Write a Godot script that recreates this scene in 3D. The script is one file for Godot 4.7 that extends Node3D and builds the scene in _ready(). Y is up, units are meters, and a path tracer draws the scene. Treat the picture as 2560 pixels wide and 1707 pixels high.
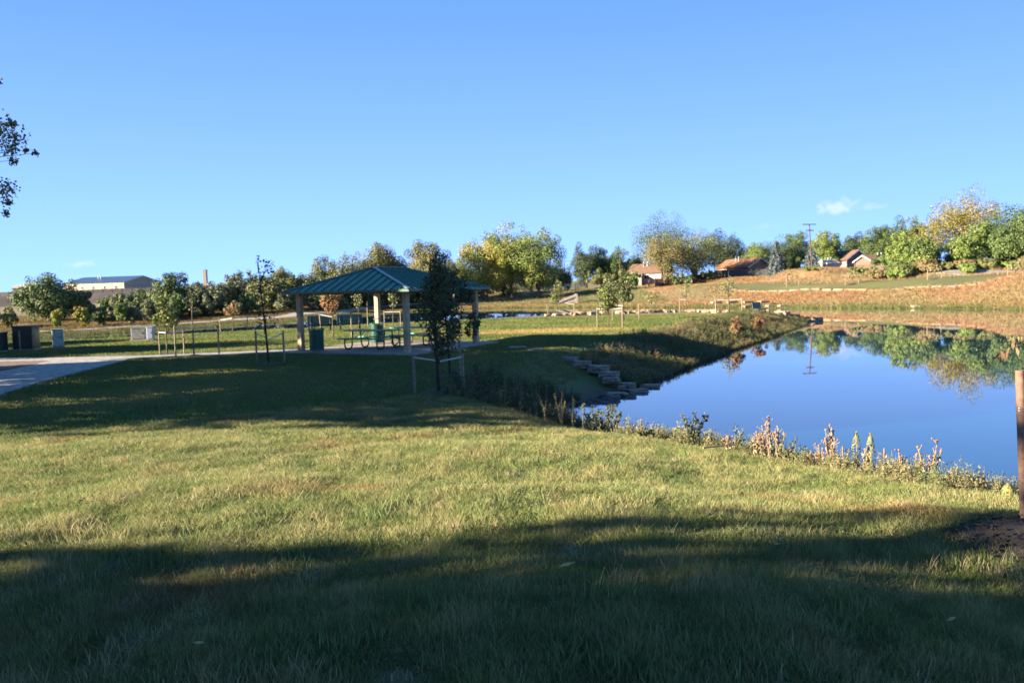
extends Node3D
# A park pond on a clear autumn evening. x runs right, y up, -z away from the camera; the water lies at y = 0.

const EXPOSURE := 5.0
const SUN_AZ := 17.0      # degrees the light leans away from straight right
const SUN_EL := 17.0

var rng := RandomNumberGenerator.new()
var names := {}
var M := {}
var gx := PackedFloat32Array()
var gd := PackedFloat32Array()
var gh := PackedFloat32Array()
var noise := FastNoiseLite.new()
var noise2 := FastNoiseLite.new()

# pond outline: x, distance, width of the bank behind it, side (0 near, 1 peninsula, 2 far)
var POND := [[60, 4, 5, 0], [30, 7, 4, 0], [14, 9.3, 2, 0], [9, 10.2, 1.9, 0], [7.1, 11.0, 1.7, 0], [6.4, 12.4, 1.7, 0], [4.8, 15.0, 1.7, 0], [3.7, 16.5, 1.7, 0], [2.8, 17.8, 1.7, 0], [1.7, 20.3, 1.6, 0],
	[1.3, 22.4, 1.5, 1], [2.5, 24.6, 1.5, 1], [3.3, 26.0, 2.0, 1], [4.3, 27.2, 2.2, 1], [6.3, 31.3, 2.3, 1], [8.8, 36.3, 2.3, 1], [12.4, 43.1, 2.3, 1], [16.6, 51.0, 2.2, 1], [21.8, 61.0, 2.2, 1], [24.9, 66.8, 2.2, 1], [25.6, 70.0, 2.2, 1], [24.0, 73.0, 2.0, 1],
	[14.0, 75.0, 3.0, 1], [2.0, 75.0, 4.0, 1], [-9.0, 71.0, 5.0, 1], [-19.6, 62.0, 4.0, 1], [-29.6, 54.0, 3.5, 1], [-36.0, 51.0, 3.5, 1], [-62.0, 44.0, 4.0, 2],
	[-64.0, 62.0, 3.0, 2], [-44.9, 72.2, 3.0, 2], [-39.3, 76.3, 3.0, 2], [-34.4, 84.1, 3.0, 2], [-28.4, 93.5, 3.5, 2], [-21.9, 110.9, 5.0, 2], [-15.2, 128.8, 10, 2], [-3.2, 137.8, 12, 2], [14.6, 122.0, 11, 2], [33.1, 100.2, 8, 2], [43.1, 88.1, 7, 2], [48.4, 77.8, 7, 2], [60, 55, 8, 2], [70, 30, 15, 2]]
# ground heights away from the shore: x, distance, y
var HEIGHTS := [[0, 0, 1.82], [-6, 0, 1.88], [6, 0, 1.62], [0, -12, 2.0], [-20, -5, 2.0], [15, -5, 1.5], [30, -5, 1.3], [0, 3.3, 1.76], [0, 6.3, 1.54], [-2.9, 6, 1.6], [4, 6.3, 1.36], [5, 8.3, 1.05], [4.4, 10, 0.98], [3.5, 11.3, 0.92], [2.3, 13.5, 0.82], [1.1, 15.5, 0.72],
	[-1.5, 16, 0.86], [-8.9, 14.2, 1.0], [-5.8, 16, 0.98], [-6, 10, 1.3], [0, 10, 1.22], [-15, 8, 1.3], [-20, 14, 1.0], [-30, 10, 1.2], [-1.9, 20.8, 0.78], [-1.8, 23.6, 0.9], [0.5, 27, 0.95], [-4, 24, 1.0], [-8, 22, 1.0], [-14, 22, 1.0], [-14, 28, 1.0], [-8.4, 28.3, 1.0], [-20, 28, 1.0], [-30, 28, 1.0],
	[-3.9, 31, 1.0], [-8.6, 33.4, 1.0], [-1.5, 35.6, 1.0], [-6.2, 38, 1.0], [1, 31, 1.0], [3, 34, 1.0], [-16, 34, 1.0], [-23, 39, 1.0], [-14, 40, 1.0], [-20, 45, 1.0], [-34, 42, 1.0], [0, 42, 1.0], [8, 42, 1.0], [5, 47, 1.0], [-9, 45, 1.0], [-9, 54, 1.0], [-19, 55, 1.0], [7, 56, 1.0], [14, 58, 1.0], [0, 62, 1.0], [10, 66, 1.0], [18, 64, 0.95], [22, 68, 0.7],
	[0, 155, 1.4], [9, 142, 1.0], [12, 185, 2.3], [29, 171, 2.46], [33, 165, 2.52], [37, 119, 1.95], [44, 105.6, 2.07], [51, 95, 2.5], [58, 91.5, 3.1], [42, 150, 2.8], [60, 112, 3.3], [64.5, 119, 4.2], [72, 122, 4.4], [52.3, 143, 5.2], [46, 122, 2.7], [52, 116, 3.0], [56, 130, 3.9], [46, 137, 3.0], [75, 98, 3.6], [80, 140, 5.0], [51, 185, 4.3], [33, 190, 3.5], [74, 185, 5.4], [90, 170, 5.2], [80, 110, 3.6], [90, 60, 3.4],
	[-48.4, 78, 0.33], [-42.8, 83, 0.3], [-37.7, 92, 0.3], [-31.6, 102, 0.42], [-26.9, 120, 0.8], [-27, 150, 1.2], [-62, 72, 0.4], [-90, 90, 0.9], [-60, 105, 0.8], [-45, 125, 0.9], [-124, 200, 1.7], [-92, 200, 2.0], [-60, 200, 2.2], [-142, 230, 4.6], [-106, 230, 4.8], [-70, 230, 4.8], [-30, 230, 4.0], [-15, 165, 1.5],
	[-130, 300, 5.2], [0, 300, 4.5], [100, 260, 6.5], [-250, 300, 5], [250, 250, 7], [-200, 60, 2], [-100, 20, 2.0], [150, 20, 3], [0, -80, 3], [0, 700, 6], [-500, 600, 6], [500, 600, 6], [0, -900, 5], [-900, 0, 5], [900, 0, 5]]
var LAWN_EDGE := [[-60, 2.0], [-30, 6.0], [-14, 12.0], [-9, 14.2], [-7, 15.3], [-5, 16.8], [-2.9, 19.8], [-1.2, 22.8], [1.4, 23.6]]
var FAR_LAWN := PackedVector2Array([Vector2(29.9, 141.7), Vector2(37.4, 120.1), Vector2(44.5, 106.7), Vector2(51.7, 96.1), Vector2(58.1, 92.8), Vector2(66.9, 88.9), Vector2(77.4, 98.6), Vector2(62.0, 111.8), Vector2(49.3, 121.4), Vector2(38.7, 133.8)])


class Geo:
	var v := PackedVector3Array()
	var n := PackedVector3Array()
	var c := PackedColorArray()
	var i := PackedInt32Array()

	func tri(a: Vector3, b: Vector3, d: Vector3, na: Vector3, nb: Vector3, nd: Vector3, col := Color.WHITE) -> void:
		var k := v.size()
		v.append(a); v.append(b); v.append(d)
		n.append(na); n.append(nb); n.append(nd)
		c.append(col); c.append(col); c.append(col)
		i.append(k)
		if (b - a).cross(d - a).dot(na + nb + nd) > 0.0:
			i.append(k + 2); i.append(k + 1)
		else:
			i.append(k + 1); i.append(k + 2)

	func quad(a: Vector3, b: Vector3, d: Vector3, e: Vector3, nn: Vector3, col := Color.WHITE) -> void:
		var k := v.size()
		v.append(a); v.append(b); v.append(d); v.append(e)
		for q in 4:
			n.append(nn)
			c.append(col)
		if (b - a).cross(d - a).dot(nn) > 0.0:
			i.append_array(PackedInt32Array([k, k + 2, k + 1, k, k + 3, k + 2]))
		else:
			i.append_array(PackedInt32Array([k, k + 1, k + 2, k, k + 2, k + 3]))

	func poly(p: Array, col := Color.WHITE, nn := Vector3.ZERO) -> void:
		if nn == Vector3.ZERO:
			nn = (p[1] - p[0]).cross(p[2] - p[0]).normalized()
			if nn == Vector3.ZERO and p.size() > 3:
				nn = (p[2] - p[0]).cross(p[3] - p[0]).normalized()
		for k in range(1, p.size() - 1):
			tri(p[0], p[k], p[k + 1], nn, nn, nn, col)

	# a box with bevelled vertical silhouette is not needed at these sizes: plain faces with a small chamfer on top
	func box(at: Vector3, size: Vector3, b := Basis.IDENTITY, bevel := 0.0, col := Color.WHITE) -> void:
		var h := size * 0.5
		if bevel <= 0.0:
			for ax in 3:
				for s in [-1.0, 1.0]:
					var u := Vector3.ZERO; u[ax] = s * h[ax]
					var p := Vector3.ZERO; p[(ax + 1) % 3] = h[(ax + 1) % 3]
					var q := Vector3.ZERO; q[(ax + 2) % 3] = h[(ax + 2) % 3]
					quad(at + b * (u - p - q), at + b * (u + p - q), at + b * (u + p + q), at + b * (u - p + q), (b * u).normalized(), col)
			return
		var g := minf(bevel, minf(h.x, minf(h.y, h.z)) * 0.9)
		for ax in 3:
			for s in [-1.0, 1.0]:
				var u := Vector3.ZERO; u[ax] = s * h[ax]
				var p := Vector3.ZERO; p[(ax + 1) % 3] = h[(ax + 1) % 3] - g
				var q := Vector3.ZERO; q[(ax + 2) % 3] = h[(ax + 2) % 3] - g
				quad(at + b * (u - p - q), at + b * (u + p - q), at + b * (u + p + q), at + b * (u - p + q), (b * u).normalized(), col)
		for ax in 3:
			var a1 := (ax + 1) % 3
			var a2 := (ax + 2) % 3
			for s in [-1.0, 1.0]:
				for t in [-1.0, 1.0]:
					var e1 := Vector3.ZERO; e1[a1] = s * h[a1]; e1[a2] = t * (h[a2] - g)
					var e2 := Vector3.ZERO; e2[a1] = s * (h[a1] - g); e2[a2] = t * h[a2]
					var w := Vector3.ZERO; w[ax] = h[ax] - g
					quad(at + b * (e1 - w), at + b * (e1 + w), at + b * (e2 + w), at + b * (e2 - w), (b * (e1 + e2)).normalized(), col)
		for sx in [-1.0, 1.0]:
			for sy in [-1.0, 1.0]:
				for sz in [-1.0, 1.0]:
					var k := Vector3(sx, sy, sz)
					var nn := (b * k).normalized()
					tri(at + b * (k * Vector3(h.x, h.y - g, h.z - g)), at + b * (k * Vector3(h.x - g, h.y, h.z - g)), at + b * (k * Vector3(h.x - g, h.y - g, h.z)), nn, nn, nn, col)

	func tube(a: Vector3, e: Vector3, r0: float, r1: float, sides := 6, caps := false, col := Color.WHITE) -> void:
		var d := (e - a).normalized()
		var u := d.cross(Vector3.UP if absf(d.y) < 0.9 else Vector3.RIGHT).normalized()
		var w := d.cross(u)
		for k in sides:
			var t0 := TAU * k / sides
			var t1 := TAU * (k + 1) / sides
			var n0 := u * cos(t0) + w * sin(t0)
			var n1 := u * cos(t1) + w * sin(t1)
			tri(a + n0 * r0, a + n1 * r0, e + n1 * r1, n0, n1, n1, col)
			tri(a + n0 * r0, e + n1 * r1, e + n0 * r1, n0, n1, n0, col)
			if caps:
				tri(a, a + n0 * r0, a + n1 * r0, -d, -d, -d, col)
				tri(e, e + n0 * r1, e + n1 * r1, d, d, d, col)

	func path(p: Array, r0: float, r1: float, sides := 6, col := Color.WHITE) -> void:
		for k in p.size() - 1:
			var f0 := float(k) / (p.size() - 1)
			var f1 := float(k + 1) / (p.size() - 1)
			tube(p[k], p[k + 1], lerpf(r0, r1, f0), lerpf(r0, r1, f1), sides, k == p.size() - 2 or k == 0, col)

	func ball(at: Vector3, r: Vector3, seg := 8, col := Color.WHITE) -> void:
		var rings := maxi(4, seg / 2)
		for k in rings:
			for j in seg:
				var q := []
				for o in [[0, 0], [1, 0], [1, 1], [0, 1]]:
					var th: float = PI * (k + o[0]) / rings
					var ph: float = TAU * (j + o[1]) / seg
					q.append(Vector3(sin(th) * cos(ph), cos(th), sin(th) * sin(ph)))
				tri(at + q[0] * r, at + q[1] * r, at + q[2] * r, q[0], q[1], q[2], col)
				tri(at + q[0] * r, at + q[2] * r, at + q[3] * r, q[0], q[2], q[3], col)

	func leaf(at: Vector3, nn: Vector3, t: Vector3, s: float, wide: float, col: Color) -> void:
		var b := nn.cross(t)
		quad(at - t * s, at + b * s * wide, at + t * s, at - b * s * wide, nn, col)

	func mesh() -> ArrayMesh:
		var a := []
		a.resize(Mesh.ARRAY_MAX)
		a[Mesh.ARRAY_VERTEX] = v
		a[Mesh.ARRAY_NORMAL] = n
		a[Mesh.ARRAY_COLOR] = c
		a[Mesh.ARRAY_INDEX] = i
		var m := ArrayMesh.new()
		m.add_surface_from_arrays(Mesh.PRIMITIVE_TRIANGLES, a)
		return m


# ---------------------------------------------------------------- helpers
func lin(r: float, g: float, b: float) -> Color:
	return Color(r, g, b).linear_to_srgb()

func numbered(s: String) -> String:
	var k: int = names.get(s, 0)
	names[s] = k + 1
	return s if k == 0 else "%s_%03d" % [s, k]

func thing(called: String, label: String, category: String, at := Vector3.ZERO, turn := 0.0, group := "") -> Node3D:
	var o := Node3D.new()
	o.name = numbered(called)
	add_child(o)
	o.position = at
	o.rotation.y = turn
	tag(o, label, category, group)
	return o

func tag(o: Node, label: String, category: String, group := "", kind := "") -> void:
	o.set_meta("label", label)
	if category != "": o.set_meta("category", category)
	if group != "": o.set_meta("group", group)
	if kind != "": o.set_meta("kind", kind)

func put(called: String, g, m: Material, parent: Node = null) -> MeshInstance3D:
	var o := MeshInstance3D.new()
	o.mesh = g.mesh() if g is Geo else g
	o.material_override = m
	if parent == null:
		o.name = numbered(called)
		add_child(o)
	else:
		o.name = called
		parent.add_child(o, true)
	return o

func structure(called: String, g, m: Material, label := "") -> MeshInstance3D:
	var o := put(called, g, m)
	o.set_meta("kind", "structure")
	if label != "": o.set_meta("label", label)
	return o

func noise_tex(freq: float, lo: float, hi: float, sd: int, size := 512, octaves := 4) -> ImageTexture:
	var f := FastNoiseLite.new()
	f.seed = sd
	f.frequency = freq
	f.fractal_octaves = octaves
	var im := f.get_seamless_image(size, size)
	im.convert(Image.FORMAT_RGB8)
	for y in size:
		for x in size:
			var t := lerpf(lo, hi, im.get_pixel(x, y).r)
			im.set_pixel(x, y, Color(t, t, t))
	return ImageTexture.create_from_image(im)

func mat(col: Color, rough := 0.9, metal := 0.0, tex: Texture2D = null, scale := 1.0) -> StandardMaterial3D:
	var m := StandardMaterial3D.new()
	m.albedo_color = col
	m.roughness = rough
	m.metallic = metal
	if tex:
		m.albedo_texture = tex
		m.uv1_triplanar = true
		m.uv1_world_triplanar = true
		m.uv1_scale = Vector3.ONE * scale
	return m

func vmat(rough := 0.9, back := 0.0) -> StandardMaterial3D:
	var m := mat(Color.WHITE, rough)
	m.vertex_color_use_as_albedo = true
	if back > 0.0:
		m.backlight_enabled = true
		m.backlight = Color(back, back, back)
		m.cull_mode = BaseMaterial3D.CULL_DISABLED
	return m

func smooth(t: float) -> float:
	t = clampf(t, 0.0, 1.0)
	return t * t * (3.0 - 2.0 * t)

func along(table: Array, x: float) -> float:
	if x <= table[0][0]: return table[0][1]
	for k in range(1, table.size()):
		if x <= table[k][0]:
			return lerpf(table[k - 1][1], table[k][1], (x - table[k - 1][0]) / (table[k][0] - table[k - 1][0]))
	return table[-1][1]

func is_rough(x: float, d: float) -> bool:
	if x > 1.4: return d < 23.0
	return d < along(LAWN_EDGE, x) + noise2.get_noise_2d(x * 9.0, d * 9.0) * 0.35

var pond_pts := PackedVector2Array()
var pond_lo := Vector2(-70, 0)

# distance to the shore (negative over water), the bank's width there and its side
func shore(x: float, d: float) -> Vector3:
	if x < -75 or x > 130 or d < -15 or d > 180: return Vector3(60, 5, 2)
	var p := Vector2(x, d)
	var best := 1e9
	var w := 3.0
	var side := 0.0
	var inside := false
	var nn := pond_pts.size()
	var j := nn - 1
	for k in nn:
		var a := pond_pts[j]
		var b := pond_pts[k]
		if (a.y > d) != (b.y > d) and x < (b.x - a.x) * (d - a.y) / (b.y - a.y) + a.x:
			inside = not inside
		var ab := b - a
		var t := clampf((p - a).dot(ab) / ab.length_squared(), 0.0, 1.0)
		var q := p.distance_squared_to(a + ab * t)
		if q < best:
			best = q
			w = lerpf(POND[j][2], POND[k][2], t)
			side = POND[j][3] if t < 0.5 else POND[k][3]
		j = k
	best = sqrt(best)
	return Vector3(-best if inside else best, w, side)

func ground_raw(x: float, d: float) -> float:
	var s := shore(x, d)
	if s.x < 0.0:
		return -minf(0.9, -s.x * 0.35)
	var sum := 0.0
	var tot := 0.0
	for h in HEIGHTS:
		var q: float = (x - h[0]) * (x - h[0]) + (d - h[1]) * (d - h[1]) + 0.3
		q = 1.0 / (q * q)
		sum += h[2] * q
		tot += q
	var y := sum / tot
	if d > 240.0: y += (noise.get_noise_2d(x * 0.2, d * 0.2)) * 1.5
	y += noise.get_noise_2d(x * 3.0, d * 3.0) * (0.05 if d < 14 else 0.015 if d < 72 else 0.12)
	return y * smooth(s.x / s.y * 0.5 + 0.0) * 1.0 if s.x < s.y * 2.0 else y

func cell(a: PackedFloat32Array, t: float) -> int:
	return clampi(a.bsearch(t) - 1, 0, a.size() - 2)

func hgt(x: float, d: float) -> float:
	var i := cell(gx, x)
	var j := cell(gd, d)
	var w := gx.size()
	var u := (x - gx[i]) / (gx[i + 1] - gx[i])
	var t := (d - gd[j]) / (gd[j + 1] - gd[j])
	return lerpf(lerpf(gh[j * w + i], gh[j * w + i + 1], u), lerpf(gh[(j + 1) * w + i], gh[(j + 1) * w + i + 1], u), t)

func on(x: float, d: float, up := 0.0) -> Vector3:
	return Vector3(x, hgt(x, d) + up, -d)

func lines(stops: Array) -> PackedFloat32Array:
	var o := PackedFloat32Array()
	var x: float = stops[0][0]
	for k in stops.size() - 1:
		var e: float = stops[k + 1][0]
		while x < e - 1e-3:
			o.append(x)
			var f: float = (x - stops[k][0]) / (e - stops[k][0])
			x += lerpf(stops[k][1], stops[k + 1][1], f)
	o.append(stops[-1][0])
	return o

func ground_color(x: float, d: float, y: float) -> Color:
	var nz := noise.get_noise_2d(x * 2.0, d * 2.0)
	var n3 := noise2.get_noise_2d(x * 0.7, d * 0.7)
	var soil := Color(0.105, 0.070, 0.045)
	var lawn := Color(0.070, 0.100, 0.022).lerp(Color(0.12, 0.12, 0.035), clampf(0.4 + nz, 0, 1))
	var tan := Color(0.27, 0.165, 0.085).lerp(Color(0.21, 0.175, 0.08), clampf(0.45 + n3 * 1.6 + nz * 0.5, 0, 1))
	var olive := Color(0.10, 0.11, 0.035)
	var s := shore(x, d)
	if s.x < 0.0: return Color(0.05, 0.045, 0.03)
	if s.z < 1.5 and d < 76.0 and absf(x) < 70.0:
		if is_rough(x, d): return soil.lerp(Color(0.10, 0.10, 0.03), clampf(0.5 + nz, 0, 1))
		if s.x < 0.7: return Color(0.07, 0.055, 0.035)
		if s.x < 3.0 and x > 3.5 and d < 66: return olive
		var dry := clampf(1.0 - Vector2((x - 1.0) / 7.0, (d - 44.5) / 3.0).length(), 0, 1)
		lawn = lawn.lerp(Color(0.22, 0.17, 0.06), clampf(dry * 1.6 + nz * 0.4 * dry, 0, 0.9))
		if d < 14.0: return lawn
		return lawn
	if d > 203.0 and x < -20.0:
		return Color(0.045, 0.032, 0.03).lerp(Color(0.09, 0.06, 0.04), clampf(0.3 + nz, 0, 1)) if d < 236.0 else Color(0.16, 0.11, 0.06)
	if x < -12.0:
		if s.x < 2.0: return olive.lerp(Color(0.14, 0.11, 0.045), clampf(0.5 + nz, 0, 1))
		return tan.lerp(olive, clampf(0.3 + n3, 0, 1))
	if x > 20.0 and Geometry2D.is_point_in_polygon(Vector2(x, d), FAR_LAWN):
		return Color(0.105, 0.125, 0.028).lerp(Color(0.15, 0.14, 0.04), clampf(0.4 + nz, 0, 1))
	if s.x < 3.5: return Color(0.11, 0.135, 0.03).lerp(tan, clampf(s.x / 3.5 + nz, 0, 1))
	if x < 24.0 and s.x > 9.0: return Color(0.12, 0.14, 0.035).lerp(tan, clampf(0.35 + n3 * 1.5, 0, 1))
	return tan

func build_ground() -> void:
	for p in POND: pond_pts.append(Vector2(p[0], p[1]))
	# the outline is rounded a little so that the shore does not run in straight pieces
	var fine := PackedVector2Array()
	var table := []
	var nn := POND.size()
	for k in nn:
		var a: Array = POND[k]
		var b: Array = POND[(k + 1) % nn]
		var z: Array = POND[(k - 1 + nn) % nn]
		var e: Array = POND[(k + 2) % nn]
		for q in 3:
			var t := q / 3.0
			var p := Vector2(a[0], a[1]).cubic_interpolate(Vector2(b[0], b[1]), Vector2(z[0], z[1]), Vector2(e[0], e[1]), t)
			var amp := 0.22 if p.y < 76 else 0.6
			p += Vector2(noise2.get_noise_2d(p.x * 5.0, p.y * 5.0), noise2.get_noise_2d(p.x * 5.0 + 90.0, p.y * 5.0)) * amp
			fine.append(p)
			table.append([p.x, p.y, lerpf(a[2], b[2], t), a[3] if t < 0.5 else b[3]])
	pond_pts = fine
	POND = table
	gx = lines([[-1500, 250], [-250, 20], [-85, 1.2], [-30, 0.7], [-5, 0.4], [14, 0.4], [35, 0.8], [95, 1.6], [250, 20], [1500, 250]])
	gd = lines([[-1000, 250], [-60, 8], [0, 0.6], [12, 0.4], [30, 0.4], [75, 0.8], [115, 1.2], [240, 2.5], [300, 6], [500, 30], [2600, 300]])
	var w := gx.size()
	gh.resize(w * gd.size())
	var g := Geo.new()
	for j in gd.size():
		for i in w:
			var y := ground_raw(gx[i], gd[j])
			gh[j * w + i] = y
			g.v.append(Vector3(gx[i], y, -gd[j]))
			g.c.append(ground_color(gx[i], gd[j], y))
	for j in gd.size():
		for i in w:
			var i0 := maxi(i - 1, 0)
			var i1 := mini(i + 1, w - 1)
			var j0 := maxi(j - 1, 0)
			var j1 := mini(j + 1, gd.size() - 1)
			var sx := (gh[j * w + i1] - gh[j * w + i0]) / (gx[i1] - gx[i0])
			var sd := (gh[j1 * w + i] - gh[j0 * w + i]) / (gd[j1] - gd[j0])
			g.n.append(Vector3(-sx, 1, sd).normalized())
	for j in gd.size() - 1:
		for i in w - 1:
			var k := j * w + i
			g.i.append_array(PackedInt32Array([k, k + w, k + 1, k + 1, k + w, k + w + 1]))
	var m := vmat(0.95)
	m.albedo_texture = noise_tex(0.03, 0.55, 1.25, 5)
	m.uv1_triplanar = true
	m.uv1_world_triplanar = true
	m.uv1_scale = Vector3.ONE * 0.9
	structure("ground", g, m, "grassy park ground sloping down to the pond")
	# water
	var wp: PackedVector2Array = Geometry2D.offset_polygon(pond_pts, 1.2)[0]
	var ids := Geometry2D.triangulate_polygon(wp)
	var wg := Geo.new()
	for k in range(0, ids.size(), 3):
		wg.tri(Vector3(wp[ids[k]].x, 0, -wp[ids[k]].y), Vector3(wp[ids[k + 1]].x, 0, -wp[ids[k + 1]].y), Vector3(wp[ids[k + 2]].x, 0, -wp[ids[k + 2]].y), Vector3.UP, Vector3.UP, Vector3.UP)
	var wm := mat(lin(0.0005, 0.034, 0.075), 0.015)
	wm.metallic_specular = 0.6
	wm.clearcoat_enabled = true
	wm.clearcoat = 0.35
	wm.clearcoat_roughness = 0.02
	var rip := FastNoiseLite.new()
	rip.seed = 4
	rip.frequency = 0.02
	var im := rip.get_seamless_image(512, 512)
	im.bump_map_to_normal_map(1.0)
	wm.normal_enabled = true
	wm.normal_texture = ImageTexture.create_from_image(im)
	wm.normal_scale = 0.012
	wm.uv1_triplanar = true
	wm.uv1_world_triplanar = true
	wm.uv1_scale = Vector3(0.25, 0.25, 0.25)
	structure("pond_water", wg, wm, "calm blue pond mirroring the trees and the sky")

# a draped ribbon: points x, distance; half width
func ribbon(pts: Array, half: float, up: float, col: Color) -> Geo:
	var g := Geo.new()
	var c := Curve2D.new()
	for k in pts.size():
		var p := Vector2(pts[k][0], pts[k][1])
		var a := Vector2(pts[maxi(k - 1, 0)][0], pts[maxi(k - 1, 0)][1])
		var b := Vector2(pts[mini(k + 1, pts.size() - 1)][0], pts[mini(k + 1, pts.size() - 1)][1])
		c.add_point(p, (a - b) / 6.0, (b - a) / 6.0)
	var total := c.get_baked_length()
	var steps := int(total / 0.6) + 1
	var last := []
	for k in steps + 1:
		var o := total * k / steps
		var p := c.sample_baked(o)
		var t := (c.sample_baked(minf(o + 0.2, total)) - c.sample_baked(maxf(o - 0.2, 0.0))).normalized()
		var nrm := Vector2(-t.y, t.x)
		var row := []
		for q in 5:
			var e := p + nrm * half * (q / 2.0 - 1.0)
			row.append(on(e.x, e.y, up))
		if k > 0:
			for q in 4:
				g.quad(last[q], last[q + 1], row[q + 1], row[q], Vector3.UP, col)
			for s in [0, 4]:
				var side := Vector3(nrm.x, 0, -nrm.y) * (1.0 if s == 4 else -1.0)
				g.quad(last[s], row[s], row[s] - Vector3(0, 0.15, 0), last[s] - Vector3(0, 0.15, 0), side, col)
		last = row
	return g

# ---------------------------------------------------------------- grass
func tuft(blades: int, spread: float, h0: float, h1: float, width: float, bend: float, sd: int) -> Mesh:
	var r := RandomNumberGenerator.new()
	r.seed = sd
	var g := Geo.new()
	for k in blades:
		var a := r.randf() * TAU
		var p := Vector3(cos(a), 0, sin(a)) * spread * sqrt(r.randf())
		var h := r.randf_range(h0, h1)
		var az := r.randf() * TAU
		var out := Vector3(cos(az), 0, sin(az))
		var side := Vector3(-out.z, 0, out.x) * width * r.randf_range(0.7, 1.2)
		var b := bend * r.randf_range(0.3, 1.4) * h
		var mid := p + Vector3(0, h * 0.6, 0) + out * b * 0.35
		var tip := p + Vector3(0, h, 0) + out * b
		var nn := (out + Vector3(0, 0.35, 0)).normalized()
		var vary := r.randf_range(0.62, 1.36)
		var col := Color(vary * r.randf_range(0.86, 1.2), vary, vary * r.randf_range(0.8, 1.1))
		g.quad(p - side, p + side, mid + side * 0.75, mid - side * 0.75, nn, col)
		g.tri(mid - side * 0.75, mid + side * 0.75, tip, nn, nn, nn, col)
	return g.mesh()

func scatter(called: String, label: String, category: String, meshes: Array, spots: Array, m: Material) -> void:
	# spots: [x, distance, scale, height scale, Color]; the copies are shared out between a few shapes
	for q in meshes.size():
		var mm := MultiMesh.new()
		mm.transform_format = MultiMesh.TRANSFORM_3D
		mm.use_colors = true
		mm.mesh = meshes[q]
		var n := 0
		for k in range(q, spots.size(), meshes.size()): n += 1
		if n == 0: continue
		mm.instance_count = n
		var i := 0
		for k in range(q, spots.size(), meshes.size()):
			var s: Array = spots[k]
			var b := Basis(Vector3.UP, rng.randf() * TAU).scaled(Vector3(s[2], s[2] * s[3], s[2]))
			mm.set_instance_transform(i, Transform3D(b, on(s[0], s[1], -0.008)))
			mm.set_instance_color(i, s[4])
			i += 1
		var o := MultiMeshInstance3D.new()
		o.multimesh = mm
		o.material_override = m
		o.name = numbered(called)
		add_child(o)
		tag(o, label, category, "", "stuff")

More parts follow.
